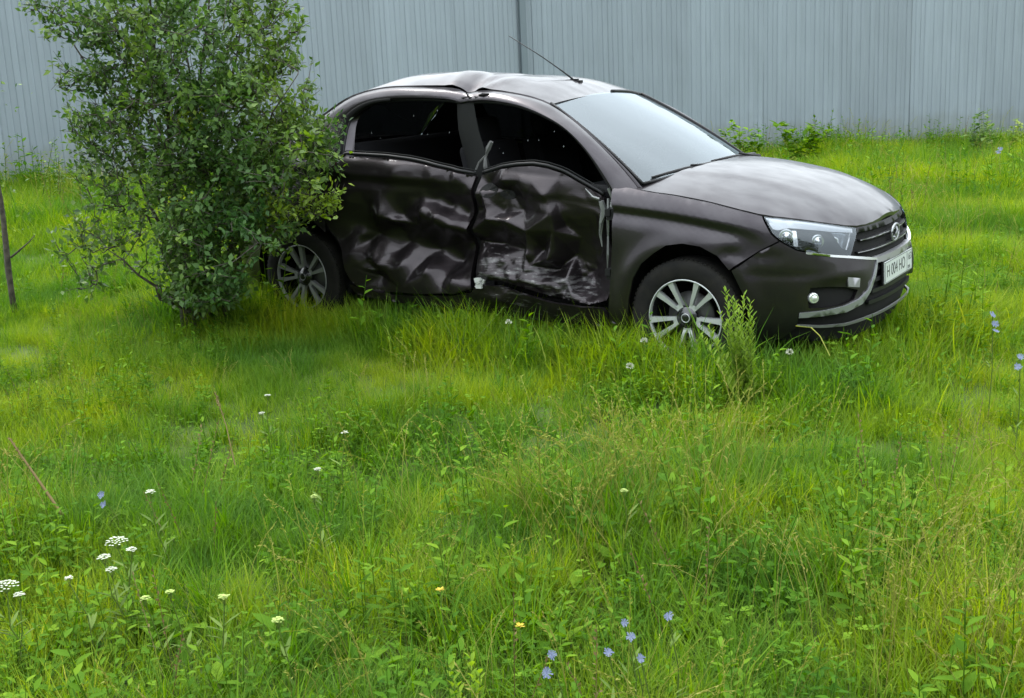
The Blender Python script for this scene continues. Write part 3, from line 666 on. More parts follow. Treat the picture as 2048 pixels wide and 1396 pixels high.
for zz, w_ in ((.712, .43), (.655, .47)):
    panel('grille_slat', [(SMAX - w_, zz - .006), (SMAX, zz - .004), (SMAX + w_, zz - .006), (SMAX + w_, zz - .014), (SMAX, zz - .020), (SMAX - w_, zz - .014)], SE(.012), blk, car, .03, 0, .02)
    panel('grille_slat_edge', [(SMAX - w_, zz - .008), (SMAX, zz - .007), (SMAX + w_, zz - .008), (SMAX + w_, zz - .011), (SMAX, zz - .013), (SMAX - w_, zz - .011)], SE(.009), silver, car, .03, 0, 0)
panel('grille_top_edge', [(SMAX - .44, .764), (SMAX - .2, .762), (SMAX, .762), (SMAX + .2, .762), (SMAX + .44, .764), (SMAX + .44, .742), (SMAX, .735), (SMAX - .44, .742)], SE(.012), blk, car, .03, 0, .03)
for k in range(4):
    zz = .555 - .055 * k
    panel('intake_slat', [(SMAX - .30 - .03 * k, zz), (SMAX, zz), (SMAX + .30 + .03 * k, zz), (SMAX + .30 + .03 * k, zz - .02), (SMAX, zz - .02), (SMAX - .30 - .03 * k, zz - .02)], SE(.010), blk, car, .04, 0, .02)
lipP = [(1.905, .318), (2.03, .306), (2.184, .300), (2.385, .312), (SMAX, .315), (2 * SMAX - 2.385, .312), (2 * SMAX - 2.184, .300), (2 * SMAX - 2.03, .306), (2 * SMAX - 1.905, .318),
        (2 * SMAX - 1.905, .306), (2 * SMAX - 2.03, .293), (2 * SMAX - 2.184, .286), (2 * SMAX - 2.385, .298), (SMAX, .300), (2.385, .298), (2.184, .286), (2.03, .293), (1.905, .306)]
panel('bumper_lip', lipP, SE(-.004), silver, car, .03, 0, .012)
both('tow_eye_cover', [(2.185, .537), (2.275, .521), (2.268, .476), (2.186, .489)], SE(.002), silver, .03, 0, .01)
for sg in (0, 1):
    s_ = 1.985 if sg == 0 else 2 * SMAX - 1.985; x_, y_, nx_, ny_ = outl(s_); p_ = Vector(S(s_, .447, .004))
    m_ = Matrix.Translation(p_) @ Vector((nx_, ny_, 0)).to_track_quat('Y', 'Z').to_matrix().to_4x4()
    b = MB(); b.lathe([(.0, .004), (.014, .003), (.019, -.003), (.023, .002), (.028, -.02)], 20); o = b.build('fog_lamp', mat('fog_lamp_glass', (.7, .72, .72), .12, .6) if sg == 0 else o.data.materials[0], car, True); o.matrix_local = m_
# emblem: oval ring with a sail
b = MB(); pc = Vector(S(SMAX, .692, -.006))
b.tube([(pc.x, .066 * math.cos(a * PI / 12), pc.z + .043 * math.sin(a * PI / 12)) for a in range(25)], .0065, 6, False)
b.tube([(pc.x + .002, -.045, pc.z - .020), (pc.x + .004, -.01, pc.z - .026), (pc.x + .004, .04, pc.z - .018)], .006, 5)
b.tube([(pc.x + .003, -.008, pc.z - .022), (pc.x + .004, .006, pc.z + .012), (pc.x + .003, -.012, pc.z + .034)], [.010, .007, .003], 5)
b.tube([(pc.x + .003, .018, pc.z - .018), (pc.x + .004, .026, pc.z + .008), (pc.x + .003, .012, pc.z + .028)], [.007, .005, .003], 5)
em = b.build('emblem', satin, car, True)
# number plate
pw = mat('plate_white', (.46, .49, .48), .4); px_ = pc.x + .012
b = MB(); b.box((0, 0, 0), (.006, .52, .112)); pt = b.build('number_plate', pw, car); pt.location = (2.163, 0, .513); pt.rotation_euler = (0, -.06, 0)
b = MB(); b.box((-.008, 0, 0), (.01, .535, .126)); b.build('plate_holder', blk, pt)
pk = mat('plate_black_print', (.04, .042, .045), .5)
def text(body, size, y, z, par, x=.0036, sx=1.0, m=pk):
    cu = bpy.data.curves.new('plate_lettering', 'FONT'); cu.body = body; cu.size = size; cu.align_x = 'CENTER'; cu.align_y = 'CENTER'; cu.extrude = .0003
    o = bpy.data.objects.new('plate_lettering', cu); C.objects.link(o)
    bpy.context.view_layer.update(); me = bpy.data.meshes.new_from_object(o); bpy.data.objects.remove(o)
    o = bpy.data.objects.new('plate_lettering', me); C.objects.link(o); me.materials.append(m); o.parent = par
    o.matrix_local = Matrix.Translation((x, y, z)) @ Matrix(((0, 0, 1), (1, 0, 0), (0, 1, 0))).to_4x4() @ Matrix.Diagonal((sx, 1, 1, 1)); return o
text('H 004 HO', .088, -.055, 0, pt, sx=.92); text('163', .055, .205, .018, pt); text('RUS', .026, .195, -.036, pt)
b = MB()
for z_ in (.052, -.052): b.box((.0036, 0, z_), (.0008, .51, .0025))
for y_ in (-.254, .155, .254): b.box((.0036, y_, 0), (.0008, .0025, .1015))
b.build('plate_border', pk, pt)

# ---- headlamps
lamp = [(1.714, .850), (1.80, .842), (1.918, .829), (2.02, .815), (2.119, .800), (2.306, .767), (2.295, .74), (2.259, .70), (2.212, .638), (2.11, .650), (2.012, .668), (1.891, .694), (1.816, .733), (1.766, .772)]
lrefl = mat('lamp_reflector', (.55, .57, .60), .16, .9); ldark = mat('lamp_housing', (.010, .011, .013), .35, .2); lwhite = mat('lamp_light_guide', (.42, .44, .47), .3, .2)
def lampset(sg):
    def T(P): return P if sg > 0 else [(2 * SMAX - s_, z) for s_, z in P][::-1]
    h = panel('headlamp', T(lamp), SE(.055), ldark, car, .03, 0, -.05)
    panel('lamp_lens', T(lamp), SE(.0), lens_g, h, .025, .001, .0)
    panel('light_guide', T([(1.722, .842), (1.80, .836), (1.918, .822), (2.02, .808), (2.119, .793), (2.295, .762), (2.285, .742), (2.21, .752), (2.119, .762), (2.02, .776), (1.918, .788), (1.85, .795), (1.79, .785), (1.765, .79)]), SE(.018), lwhite, h, .02, 0, .02)
    panel('indicator_reflector', T([(2.12, .757), (2.285, .738), (2.25, .695), (2.215, .665), (2.185, .672), (2.16, .70)]), SE(.024), lrefl, h, .02, 0, .02)
    panel('low_beam_reflector', T([(1.97, .765), (2.07, .757), (2.075, .685), (1.99, .69), (1.965, .70)]), SE(.035), lrefl, h, .02, 0, .02)
    panel('lamp_divider', T([(1.865, .782), (1.89, .78), (1.90, .705), (1.875, .708)]), SE(.020), lrefl, h, .02, 0, .02)
    for s_, z_, r_ in ((1.835, .752, .035), (2.02, .722, .032)):
        ss_ = s_ if sg > 0 else 2 * SMAX - s_; x_, y_, nx_, ny_ = outl(ss_)
        b = MB(); b.lathe([(0, .012), (r_ * .6, .008), (r_ * .85, -.004), (r_, .004), (r_ * 1.12, -.01)], 20)
        o = b.build('projector_lens', lrefl, h, True); o.matrix_local = Matrix.Translation(S(ss_, z_, .030)) @ Vector((nx_, ny_, 0)).to_track_quat('Y', 'Z').to_matrix().to_4x4()
lampset(1); lampset(-1)

# ---- aerial and wipers
b = MB(); b.box((.20, 0, 1.478), (.075, .035, .018)); b.box((.19, 0, 1.49), (.045, .026, .012)); ant = b.build('aerial_base', blk, car)
b = MB(); b.tube([(.18, 0, 1.492), (.10, 0, 1.545), (-.04, 0, 1.63), (-.27, .0, 1.755)], [.006, .0045, .0035, .0025], 6); b.build('aerial_rod', blk, ant, True)
def wiper(a, c_, name='wiper'):
    w_ = MB(); a = Vector(a); c_ = Vector(c_)
    w_.tube([a, a.lerp(c_, .5) + Vector((0, 0, .006)), c_], [.012, .010, .006], 6); w_.tube([a + Vector((.03, 0, -.01)), a.lerp(c_, .45) + Vector((.02, 0, .022))], [.012, .006], 6)
    w_.lathe([(0, 0)], 3) if 0 else None
    return w_.build(name, blk, car, True)
wiper((1.145, -.10, 1.035), (1.03, -.66, 1.005)); wiper((1.135, .52, 1.03), (1.135, -.12, 1.045))

# ---- underbody, liners, interior
ub = MB(); ub.box((0, 0, .26), (3.3, 1.36, .05)); ub.box((1.5, 0, .42), (.9, 1.05, .35)); ub.box((-1.75, 0, .42), (.6, 1.1, .3)); ub.build('underbody', matb, car)
for sg in (-1, 1):
    loft('pillar_trim', [resample([(-.84, sg * .772, 1.03), (-1.2, sg * .765, 1.03), (-1.56, sg * .74, 1.04)], 6), resample([(-.93, sg * .60, 1.385), (-1.05, sg * .60, 1.39), (-1.14, sg * .59, 1.385)], 6)], matb, car) if sg > 0 else None
    loft('inner_side_panel', [[(x, sg * (.62 if sg < 0 else .765), z - (.06 if sg > 0 and x > .5 and z > 1 else 0)) for x in (-2.0, -1.0, 0, .9)] for z in (.25, .95 if sg < 0 else 1.035)], matb, car)
    for ax in (1.3175, -1.3175):
        q = [(ax + .375 * math.cos(t), .33 + .375 * math.sin(t)) for t in np.linspace(-.25, PI + .25, 20)]
        loft('wheel_arch_liner', [[(x, sg * .845, z) for x, z in q], [(x, sg * .55, z) for x, z in q]], matb, car)
        loft('wheel_arch_inner', [[(ax + k * .375, sg * .56, z) for k in (-1, 1)] for z in (.2, .75)], matb, car)
def seat(x, y):
    s_ = MB(); s_.box((x, y, .55), (.50, .50, .16)); s_.box((x - .30, y, .86), (.14, .48, .58), Matrix.Rotation(-.25, 3, 'Y')); s_.box((x - .39, y, 1.20), (.09, .26, .17), Matrix.Rotation(-.2, 3, 'Y'))
    o = s_.build('front_seat', cloth, car); bv = o.modifiers.new('bevel', 'BEVEL'); bv.width = .04; bv.segments = 3
seat(.15, -.34); seat(.15, .36)
b = MB(); b.box((-.75, 0, .56), (.5, 1.2, .18)); b.box((-1.02, 0, .86), (.16, 1.2, .55), Matrix.Rotation(-.35, 3, 'Y')); o = b.build('rear_seat', cloth, car); bv = o.modifiers.new('bevel', 'BEVEL'); bv.width = .04; bv.segments = 3
loft('parcel_shelf', [[(-1.1, -.7, 1.06), (-1.1, .7, 1.06)], [(-1.6, -.7, 1.07), (-1.6, .7, 1.07)]], cloth, car)
b = MB(); b.box((.80, 0, .86), (.36, 1.36, .20)); b.box((.93, 0, .93), (.32, 1.3, .10)); o = b.build('dashboard', blk, car); bv = o.modifiers.new('bevel', 'BEVEL'); bv.width = .04; bv.segments = 3
b = MB(); cc_ = Vector((.50, .36, .93)); ux = Vector((.35, 0, .94)); b.tube([cc_ + Vector((0, 1, 0)) * .18 * math.cos(a * PI / 12) + ux * .18 * math.sin(a * PI / 12) for a in range(25)], .014, 6, False); b.tube([cc_, (.7, .36, .86)], .03, 6); b.build('steering_wheel', blk, car, True)
loft('headliner', [[p + Vector((0, .02, -.035)) for p in R1[::5]], [Vector((p.x, 0, p.z + .0)) for p in R1[::5]], [p + Vector((0, -.02, -.035)) for p in R2[::5]]], cloth, car)

# ---- wheels
alloy_shade = mat('shaded_alloy', (.22, .225, .225), .5, .4)  # darker alloy copy; the rear right wheel's shade is put into its colour
def wheel(ax, sg, rot=0.0, steer=0.0):
    alloy = alloy_shade if (ax < 0 and sg < 0) else globals()['alloy']
    w = bpy.data.objects.new('wheel', None); C.objects.link(w); w.parent = car; w.location = (ax, sg * .765, .31); w.rotation_euler = (0, 0, (PI if sg > 0 else 0) + steer); w.empty_display_size = .1
    t = MB(); t.lathe([(.200, -.085), (.206, -.092), (.225, -.097), (.262, -.0985), (.290, -.094), (.303, -.080), (.309, -.05), (.311, 0), (.309, .05), (.303, .080), (.290, .094), (.262, .0985), (.206, .092)], 64)
    t.build('tyre', rubber, w, True)
    g_ = MB()
    for k in range(72):
        a = 2 * PI * k / 72; g_.box((.303 * math.cos(a), -.071, .303 * math.sin(a)), (.010, .024, .016), Matrix.Rotation(-a, 3, 'Y'))
    g_.build('tyre_tread', rubber, w)['kind'] = 'stuff'
    r_ = MB(); r_.lathe([(.206, -.088), (.2045, -.094), (.199, -.095), (.1965, -.088), (.196, -.07)], 64); r_.build('rim', alloy, w, True)
    k_ = MB(); k_.lathe([(.197, -.075), (.188, -.05), (.180, .02), (.175, .05), (.02, .055), (.0, .055)], 48); k_.build('rim_barrel', gblk, w, True)
    d_ = MB(); d_.lathe([(.0, -.012), (.128, -.012), (.130, .0), (.128, .01), (0, .01)], 40); d_.build('brake_disc', mat('brake_disc_steel', (.10, .10, .10), .5, .7) if 'brake_disc_steel' not in bpy.data.materials else bpy.data.materials['brake_disc_steel'], w, True)
    c_ = MB(); c_.lathe([(0, -.082), (.024, -.083), (.028, -.080), (.034, -.074), (.056, -.070), (.060, -.055)], 30); c_.build('hub', gblk, w, True)
    em_ = MB(); em_.lathe([(.020, -.084), (.022, -.0865), (.0245, -.084)], 20); em_.build('hub_badge', alloy, w, True)
    for k in range(5):
        a0 = math.radians(130 - 72 * k) + rot
        s_ = MB()
        for side in (-1, 1):
            # tapered bar from the hub to the rim, two per spoke pair
            i0 = .062; o0 = .199
            def pt_(r, off, y): return (r * math.cos(a0) - off * math.sin(a0), y, r * math.sin(a0) + off * math.cos(a0))
            sec = [(i0, side * .004, side * .022, -.068), (.085, side * .011, side * .029, -.074), (.14, side * .022, side * .045, -.082), (.185, side * .031, side * .062, -.088), (o0, side * .030, side * .070, -.090)]
            V = []
            for r, oa, ob, y in sec: V += [pt_(r, oa, y), pt_(r, ob, y), pt_(r, ob, y + .03), pt_(r, oa, y + .03)]
            F = [(i * 4 + j, i * 4 + (j + 1) % 4, i * 4 + 4 + (j + 1) % 4, i * 4 + 4 + j) for i in range(4) for j in range(4)] + [(0, 1, 2, 3), (16, 19, 18, 17)]
            s_.add(V, F)
        V = []
        for r, hw in ((.050, .020), (.066, .022), (.080, .010)): V += [pt_(r, -hw, -.069), pt_(r, hw, -.069)]
        s_.add(V, [(0, 1, 3, 2), (2, 3, 5, 4)])
        s_.build('spoke', alloy, w)
    return w
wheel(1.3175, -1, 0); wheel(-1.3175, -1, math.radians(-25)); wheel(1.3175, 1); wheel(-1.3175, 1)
# ------------------------------------------------------------------ vegetation
def leafmat(name, stops, patch=None, trans=.35, rough=.72, spec=.15, tscale=1.0):
    """colour from the per-blade 'tint' attribute, the plant's own random and slow patches of other growth"""
    m = bpy.data.materials.new(name); m.use_nodes = True; b = BS(m)
    at = N(m, 'ShaderNodeAttribute', attribute_name='tint'); oi = N(m, 'ShaderNodeObjectInfo')
    ad = N(m, 'ShaderNodeMath', op='MULTIPLY_ADD'); LK(m, oi.outputs['Random'], ad.inputs[0]); ad.inputs[1].default_value = .35; LK(m, at.outputs['Fac'], ad.inputs[2])
    ad2 = N(m, 'ShaderNodeMath', op='MULTIPLY'); LK(m, ad.outputs[0], ad2.inputs[0]); ad2.inputs[1].default_value = 1 / 1.35
    r = ramp(m, ad2.outputs[0], stops); col = r.outputs[0]
    if patch:
        ge = N(m, 'ShaderNodeNewGeometry'); mp = N(m, 'ShaderNodeMapping'); mp.inputs['Scale'].default_value = (1, 1, .2); LK(m, ge.outputs['Position'], mp.inputs['Vector'])
        n = N(m, 'ShaderNodeTexNoise'); n.inputs['Scale'].default_value = 1.1; n.inputs['Detail'].default_value = 3; LK(m, mp.outputs[0], n.inputs['Vector'])
        mr = N(m, 'ShaderNodeMapRange'); mr.inputs['From Min'].default_value = .38; mr.inputs['From Max'].default_value = .62; LK(m, n.outputs['Fac'], mr.inputs['Value'])
        mx = N(m, 'ShaderNodeMix', data_type='RGBA', blend_type='MULTIPLY'); mx.inputs['Factor'].default_value = 1
        rr = ramp(m, mr.outputs[0], patch); LK(m, col, mx.inputs['A']); LK(m, rr.outputs[0], mx.inputs['B']); col = mx.outputs['Result']
    LK(m, col, b.inputs['Base Color']); b.inputs['Roughness'].default_value = rough; b.inputs['Specular IOR Level'].default_value = spec
    tr = N(m, 'ShaderNodeBsdfTranslucent'); hs = N(m, 'ShaderNodeHueSaturation'); hs.inputs['Hue'].default_value = .497; hs.inputs['Saturation'].default_value = 1.1; hs.inputs['Value'].default_value = 1.45
    LK(m, col, hs.inputs['Color']); LK(m, hs.outputs[0], tr.inputs['Color'])
    ms = N(m, 'ShaderNodeMixShader'); ms.inputs[0].default_value = trans; LK(m, b.outputs[0], ms.inputs[1]); LK(m, tr.outputs[0], ms.inputs[2])
    LK(m, ms.outputs[0], m.node_tree.nodes['Material Output'].inputs['Surface']); return m
PATCH = [(0, (.48, .68, .9)), (.5, (.92, .96, 1)), (1, (1.38, 1.18, .8))]
m_grass = leafmat('meadow_grass', [(0, (.066, .132, .011)), (.35, (.138, .230, .018)), (.7, (.208, .298, .027)), (1, (.31, .335, .065))], PATCH, .45)
m_lush = leafmat('lush_grass', [(0, (.035, .095, .008)), (.5, (.075, .170, .010)), (1, (.13, .235, .014))], None, .4)
m_seed = leafmat('seeding_grass', [(0, (.12, .18, .012)), (.5, (.19, .22, .03)), (1, (.28, .26, .07))], None, .25)
m_weed = leafmat('broad_leaf', [(0, (.028, .085, .006)), (.5, (.075, .165, .010)), (1, (.16, .27, .020))], [(0, (.7, .85, .8)), (.5, (1, 1, 1)), (1, (1.15, 1.08, .9))], .35, .75, .10)
m_lime = leafmat('young_lime_leaf', [(0, (.13, .24, .02)), (1, (.30, .40, .05))], None, .4)
m_dry = leafmat('dry_stalk', [(0, (.11, .075, .03)), (.5, (.16, .12, .05)), (1, (.24, .20, .09))], None, .1, .8)
m_stem = leafmat('green_stem', [(0, (.07, .12, .02)), (1, (.13, .19, .04))], None, .1)
class TM:      # mesh with a tint per vertex
    def __init__(s): s.v = []; s.f = []; s.t = []; s.mi = []
    def add(s, v, f, t, mi=0):
        n = len(s.v); s.v += [tuple(p) for p in v]; s.f += [tuple(i + n for i in q) for q in f]; s.t += [t] * len(v); s.mi += [mi] * len(f)
    def mesh(s, name, mats):
        me = bpy.data.meshes.new(name); me.from_pydata(s.v, [], s.f); me.update()
        for m in (mats if isinstance(mats, (list, tuple)) else [mats]): me.materials.append(m)
        a = me.attributes.new('tint', 'FLOAT', 'POINT'); a.data.foreach_set('value', s.t)
        me.polygons.foreach_set('material_index', s.mi); me.polygons.foreach_set('use_smooth', [True] * len(me.polygons)); return me
    def build(s, name, mats, parent=None):
        o = bpy.data.objects.new(name, s.mesh(name, mats)); C.objects.link(o)
        if parent is not None: o.parent = parent
        return o
def blade(tm, base, h, lean, az, w, t, curve=.5, seg=4, mi=0, tip=0.0):
    d = Vector((math.cos(az), math.sin(az), 0)); s_ = Vector((-d.y, d.x, 0)); V = []
    p = Vector(base); th = lean * .3
    for i in range(seg + 1):
        k = i / seg; ww = w * (1 - k ** 1.6 * (1 - tip)) * .5
        if i == seg and tip == 0: V.append(p.copy())
        else: V += [p - s_ * ww, p + s_ * ww]
        th2 = th + (lean + curve) * (k + .15); p = p + (d * math.sin(th2) + Vector((0, 0, 1)) * math.cos(th2)) * h / seg
    F = [(2 * i, 2 * i + 1, 2 * i + 3, 2 * i + 2) for i in range(seg - 1)]
    F.append((2 * seg - 2, 2 * seg - 1, 2 * seg)) if tip == 0 else F.append((2 * seg - 2, 2 * seg - 1, 2 * seg + 1, 2 * seg))
    tm.add(V, F, t, mi); return p
def leaf(tm, base, dirv, ln, wd, t, up=Vector((0, 0, 1)), fold=.25, mi=0, lobes=0):
    d = dirv.normalized(); s_ = d.cross(up)
    if s_.length < .05: s_ = d.cross(Vector((1, 0, 0)))
    s_.normalize(); n = s_.cross(d); b = Vector(base)
    q = [b, b + d * ln * .35 + s_ * wd * .5 + n * wd * fold, b + d * ln * .72 + s_ * wd * .36 + n * wd * fold * .6, b + d * ln, b + d * ln * .72 - s_ * wd * .36 + n * wd * fold * .6, b + d * ln * .35 - s_ * wd * .5 + n * wd * fold, b + d * ln * .4]
    tm.add(q, [(0, 1, 6), (6, 1, 2), (6, 2, 3), (6, 3, 4), (6, 4, 5), (0, 6, 5)], t, mi)
def simple_leaf(tm, base, d, ln, wd, t, n, mi=0):
    s_ = d.cross(n); s_.normalize(); b = Vector(base)
    tm.add([b, b + d * ln * .45 + s_ * wd * .5 + n * wd * .12, b + d * ln, b + d * ln * .45 - s_ * wd * .5 + n * wd * .12], [(0, 1, 2), (0, 2, 3)], t, mi)
def stem(tm, pts, r0, r1, t, mi=0, n=4):
    k = len(pts); mb = MB(); mb.tube(pts, [r0 + (r1 - r0) * i / (k - 1) for i in range(k)], n, False); tm.add(mb.v, mb.f, t, mi)
G = random.Random(21)
def gr(s=1): return G.gauss(0, s)
kinds = []
def proto(fn, n, mats, nm):
    out = []
    for _ in range(n):
        tm = TM(); fn(tm); o = bpy.data.objects.new(nm, tm.mesh(nm, mats)); out.append(o)
    return out
def k_fine(tm, n=62, r=.085, h=(.10, .22), w=(.003, .0056)):
    bt = G.uniform(0, .25)
    for _ in range(n):
        a = G.uniform(0, 2 * PI); q = abs(gr(r)); blade(tm, (q * math.cos(a), q * math.sin(a), -.01), G.uniform(*h), G.uniform(.05, .7), a + gr(.9), G.uniform(*w), min(1, max(0, bt + abs(gr(.32)))), G.uniform(.2, 1.1), 3)
    for _ in range(2): blade(tm, (gr(.04), gr(.04), 0), G.uniform(.08, .14), 1.1, G.uniform(0, 6.28), .004, 1.0, .6, 3)
def k_lush(tm):
    for _ in range(34):
        a = G.uniform(0, 2 * PI); q = abs(gr(.05)); blade(tm, (q * math.cos(a), q * math.sin(a), -.01), G.uniform(.16, .34), G.uniform(.1, .55), a + gr(.5), G.uniform(.005, .009), G.uniform(0, 1), G.uniform(.3, 1.3), 4)
def k_seed(tm):
    for _ in range(20):
        a = G.uniform(0, 2 * PI); blade(tm, (gr(.07), gr(.07), -.01), G.uniform(.12, .24), G.uniform(.1, .6), a, G.uniform(.002, .004), G.uniform(0, .5), .8, 3)
    a0 = G.uniform(0, 2 * PI)
    for _ in range(8):
        a = a0 + gr(.9); b = Vector((gr(.07), gr(.07), 0)); h = G.uniform(.30, .50); d = Vector((math.cos(a), math.sin(a), 0)); k = G.uniform(.3, 1.0); t = G.uniform(.3, 1)
        pts = [b + Vector((0, 0, h * u)) * (1 - .25 * k * u * u) + d * h * k * .55 * u * u for u in (0, .3, .6, .85, 1)]
        stem(tm, pts, .0012, .0007, t, 1, 3)
        dr = (pts[-1] - pts[-2]).normalized()
        for j in range(11):
            u = j / 11; p = pts[-1] - dr * .10 * (1 - u) ; p.z -= 0
            simple_leaf(tm, p, (dr + Vector((gr(.45), gr(.45), gr(.3) - .2))).normalized(), G.uniform(.010, .018), .0035, t, Vector((gr(1), gr(1), .4)).normalized(), 1)
def k_weed(tm):
    for _ in range(15):
        a = G.uniform(0, 2 * PI); e = G.uniform(.15, 1.0); ln = G.uniform(.035, .085); b = Vector((gr(.04), gr(.04), G.uniform(0, .09)))
        leaf(tm, b, Vector((math.cos(a), math.sin(a), e)), ln, ln * G.uniform(.3, .55), G.uniform(0, 1), fold=G.uniform(.1, .3))
def k_clover(tm):
    for _ in range(26):
        b = Vector((gr(.07), gr(.07), G.uniform(.04, .14))); a0 = G.uniform(0, 2 * PI); s = G.uniform(.010, .02); t = G.uniform(0, 1)
        for k in range(3):
            a = a0 + k * 2.09; simple_leaf(tm, b, Vector((math.cos(a), math.sin(a), .25)).normalized(), s, s * .9, t, Vector((0, 0, 1)))
    for _ in range(14): blade(tm, (gr(.06), gr(.06), 0), G.uniform(.08, .18), .4, G.uniform(0, 6.28), .003, G.uniform(0, .7), .7, 3)
def k_nettle(tm):      # upright leafy weed
    for _ in range(3):
        b = Vector((gr(.04), gr(.04), 0)); h = G.uniform(.16, .34); d = Vector((gr(.12), gr(.12), 1)); stem(tm, [b, b + d * h * .5, b + d * h], .002, .001, .3, 0, 3)
        for j in range(9):
            u = .25 + .75 * j / 9; a = j * 2.4; ln = G.uniform(.035, .065) * (1.2 - u * .6)
            leaf(tm, b + d * h * u, Vector((math.cos(a), math.sin(a), .35 + gr(.2))), ln, ln * .42, G.uniform(.2, 1) * (.5 + u * .5))
def k_dry(tm):
    for _ in range(3):
        a = G.uniform(0, 6.28); h = G.uniform(.22, .42); b = Vector((gr(.05), gr(.05), 0)); d = Vector((math.cos(a) * .25, math.sin(a) * .25, 1)); t = G.uniform(0, 1)
        stem(tm, [b, b + d * h * .6, b + d * h], .0013, .0008, t, 0, 3)
        for j in range(12): simple_leaf(tm, b + d * h * (.5 + .5 * j / 12), Vector((gr(.6), gr(.6), .8)).normalized(), .012, .006, t, Vector((gr(1), gr(1), .3)).normalized())
PR = {'fine': proto(k_fine, 9, m_grass, 'grass_clump'), 'lush': proto(k_lush, 5, m_lush, 'lush_clump'), 'seed': proto(k_seed, 6, [m_grass, m_seed], 'seeding_clump'),
      'weed': proto(k_weed, 6, m_weed, 'weed_clump'), 'clover': proto(k_clover, 5, m_weed, 'clover_clump'), 'nettle': proto(k_nettle, 6, m_weed, 'leafy_clump'), 'dry': proto(k_dry, 5, m_dry, 'dry_clump')}
def scatter(name, label, cat, protos, pts):
    """pts: (x, y, z, scale, tiltx, tilty, spin); one object whose instances are the clumps"""
    col = bpy.data.collections.new(name + '_clumps')
    for p in protos: col.objects.link(p)
    me = bpy.data.meshes.new(name); me.from_pydata([p[:3] for p in pts], [], []); me.update()
    a = me.attributes.new('scl', 'FLOAT', 'POINT'); a.data.foreach_set('value', [p[3] for p in pts])
    a = me.attributes.new('rot', 'FLOAT_VECTOR', 'POINT'); a.data.foreach_set('vector', [c for p in pts for c in p[4:7]])
    a = me.attributes.new('pick', 'INT', 'POINT'); a.data.foreach_set('value', [G.randrange(len(protos)) for _ in pts])
    o = bpy.data.objects.new(name, me); C.objects.link(o)
    ng = bpy.data.node_groups.new(name, 'GeometryNodeTree'); ng.interface.new_socket('Geometry', in_out='INPUT', socket_type='NodeSocketGeometry'); ng.interface.new_socket('Geometry', in_out='OUTPUT', socket_type='NodeSocketGeometry')
    n = ng.nodes; gi = n.new('NodeGroupInput'); go = n.new('NodeGroupOutput'); ip = n.new('GeometryNodeInstanceOnPoints'); ci = n.new('GeometryNodeCollectionInfo')
    ci.inputs['Collection'].default_value = col; ci.inputs['Separate Children'].default_value = True; ci.inputs['Reset Children'].default_value = True
    ip.inputs['Pick Instance'].default_value = True
    def att(nm, ty):
        q = n.new('GeometryNodeInputNamedAttribute'); q.data_type = ty; q.inputs['Name'].default_value = nm; return [s for s in q.outputs if s.enabled and s.name == 'Attribute'][0]
    l = ng.links.new; l(gi.outputs[0], ip.inputs['Points']); l(ci.outputs[0], ip.inputs['Instance'])
    l(att('pick', 'INT'), ip.inputs['Instance Index']); l(att('rot', 'FLOAT_VECTOR'), ip.inputs['Rotation']); l(att('scl', 'FLOAT'), ip.inputs['Scale']); l(ip.outputs[0], go.inputs[0])
    md = o.modifiers.new('scatter', 'NODES'); md.node_group = ng
    o['label'] = label; o['category'] = cat; o['kind'] = 'stuff'; return o
MCI = MC.inverted()
def car_d(x, y):      # how far outside the car's footprint a ground point is
    p = MCI @ Vector((x, y, .05)); dx = abs(p.x + .02) - 2.05; dy = abs(p.y) - .80
    return max(dx, dy)
def blob(x, y, cx, cy, rx, ry): return math.exp(-(((x - cx) / rx) ** 2 + ((y - cy) / ry) ** 2))
P = {k: [] for k in PR}
S0 = random.Random(99)
def hscale(x, y):
    h = .85 + .35 * noise.noise(Vector((x * .8, y * .8, 0))) + .25 * noise.noise(Vector((x * 2.2, y * 2.2, 5)))
    h *= .88 + .22 * sm(5.2, 3.6, y)                                   # taller sward in the foreground
    h *= 1 + .8 * sm(9, 12.5, y)                                     # rank growth towards the fence
    h *= 1 - .2 * blob(x, y, -1.4, 6.0, 1.3, .8)
    h *= 1 + .35 * blob(x, y, -.5, 5.5, .9, .3) + .3 * blob(x, y, .3, 4.1, .7, .3)
    return max(.35, h)
y = 1.5
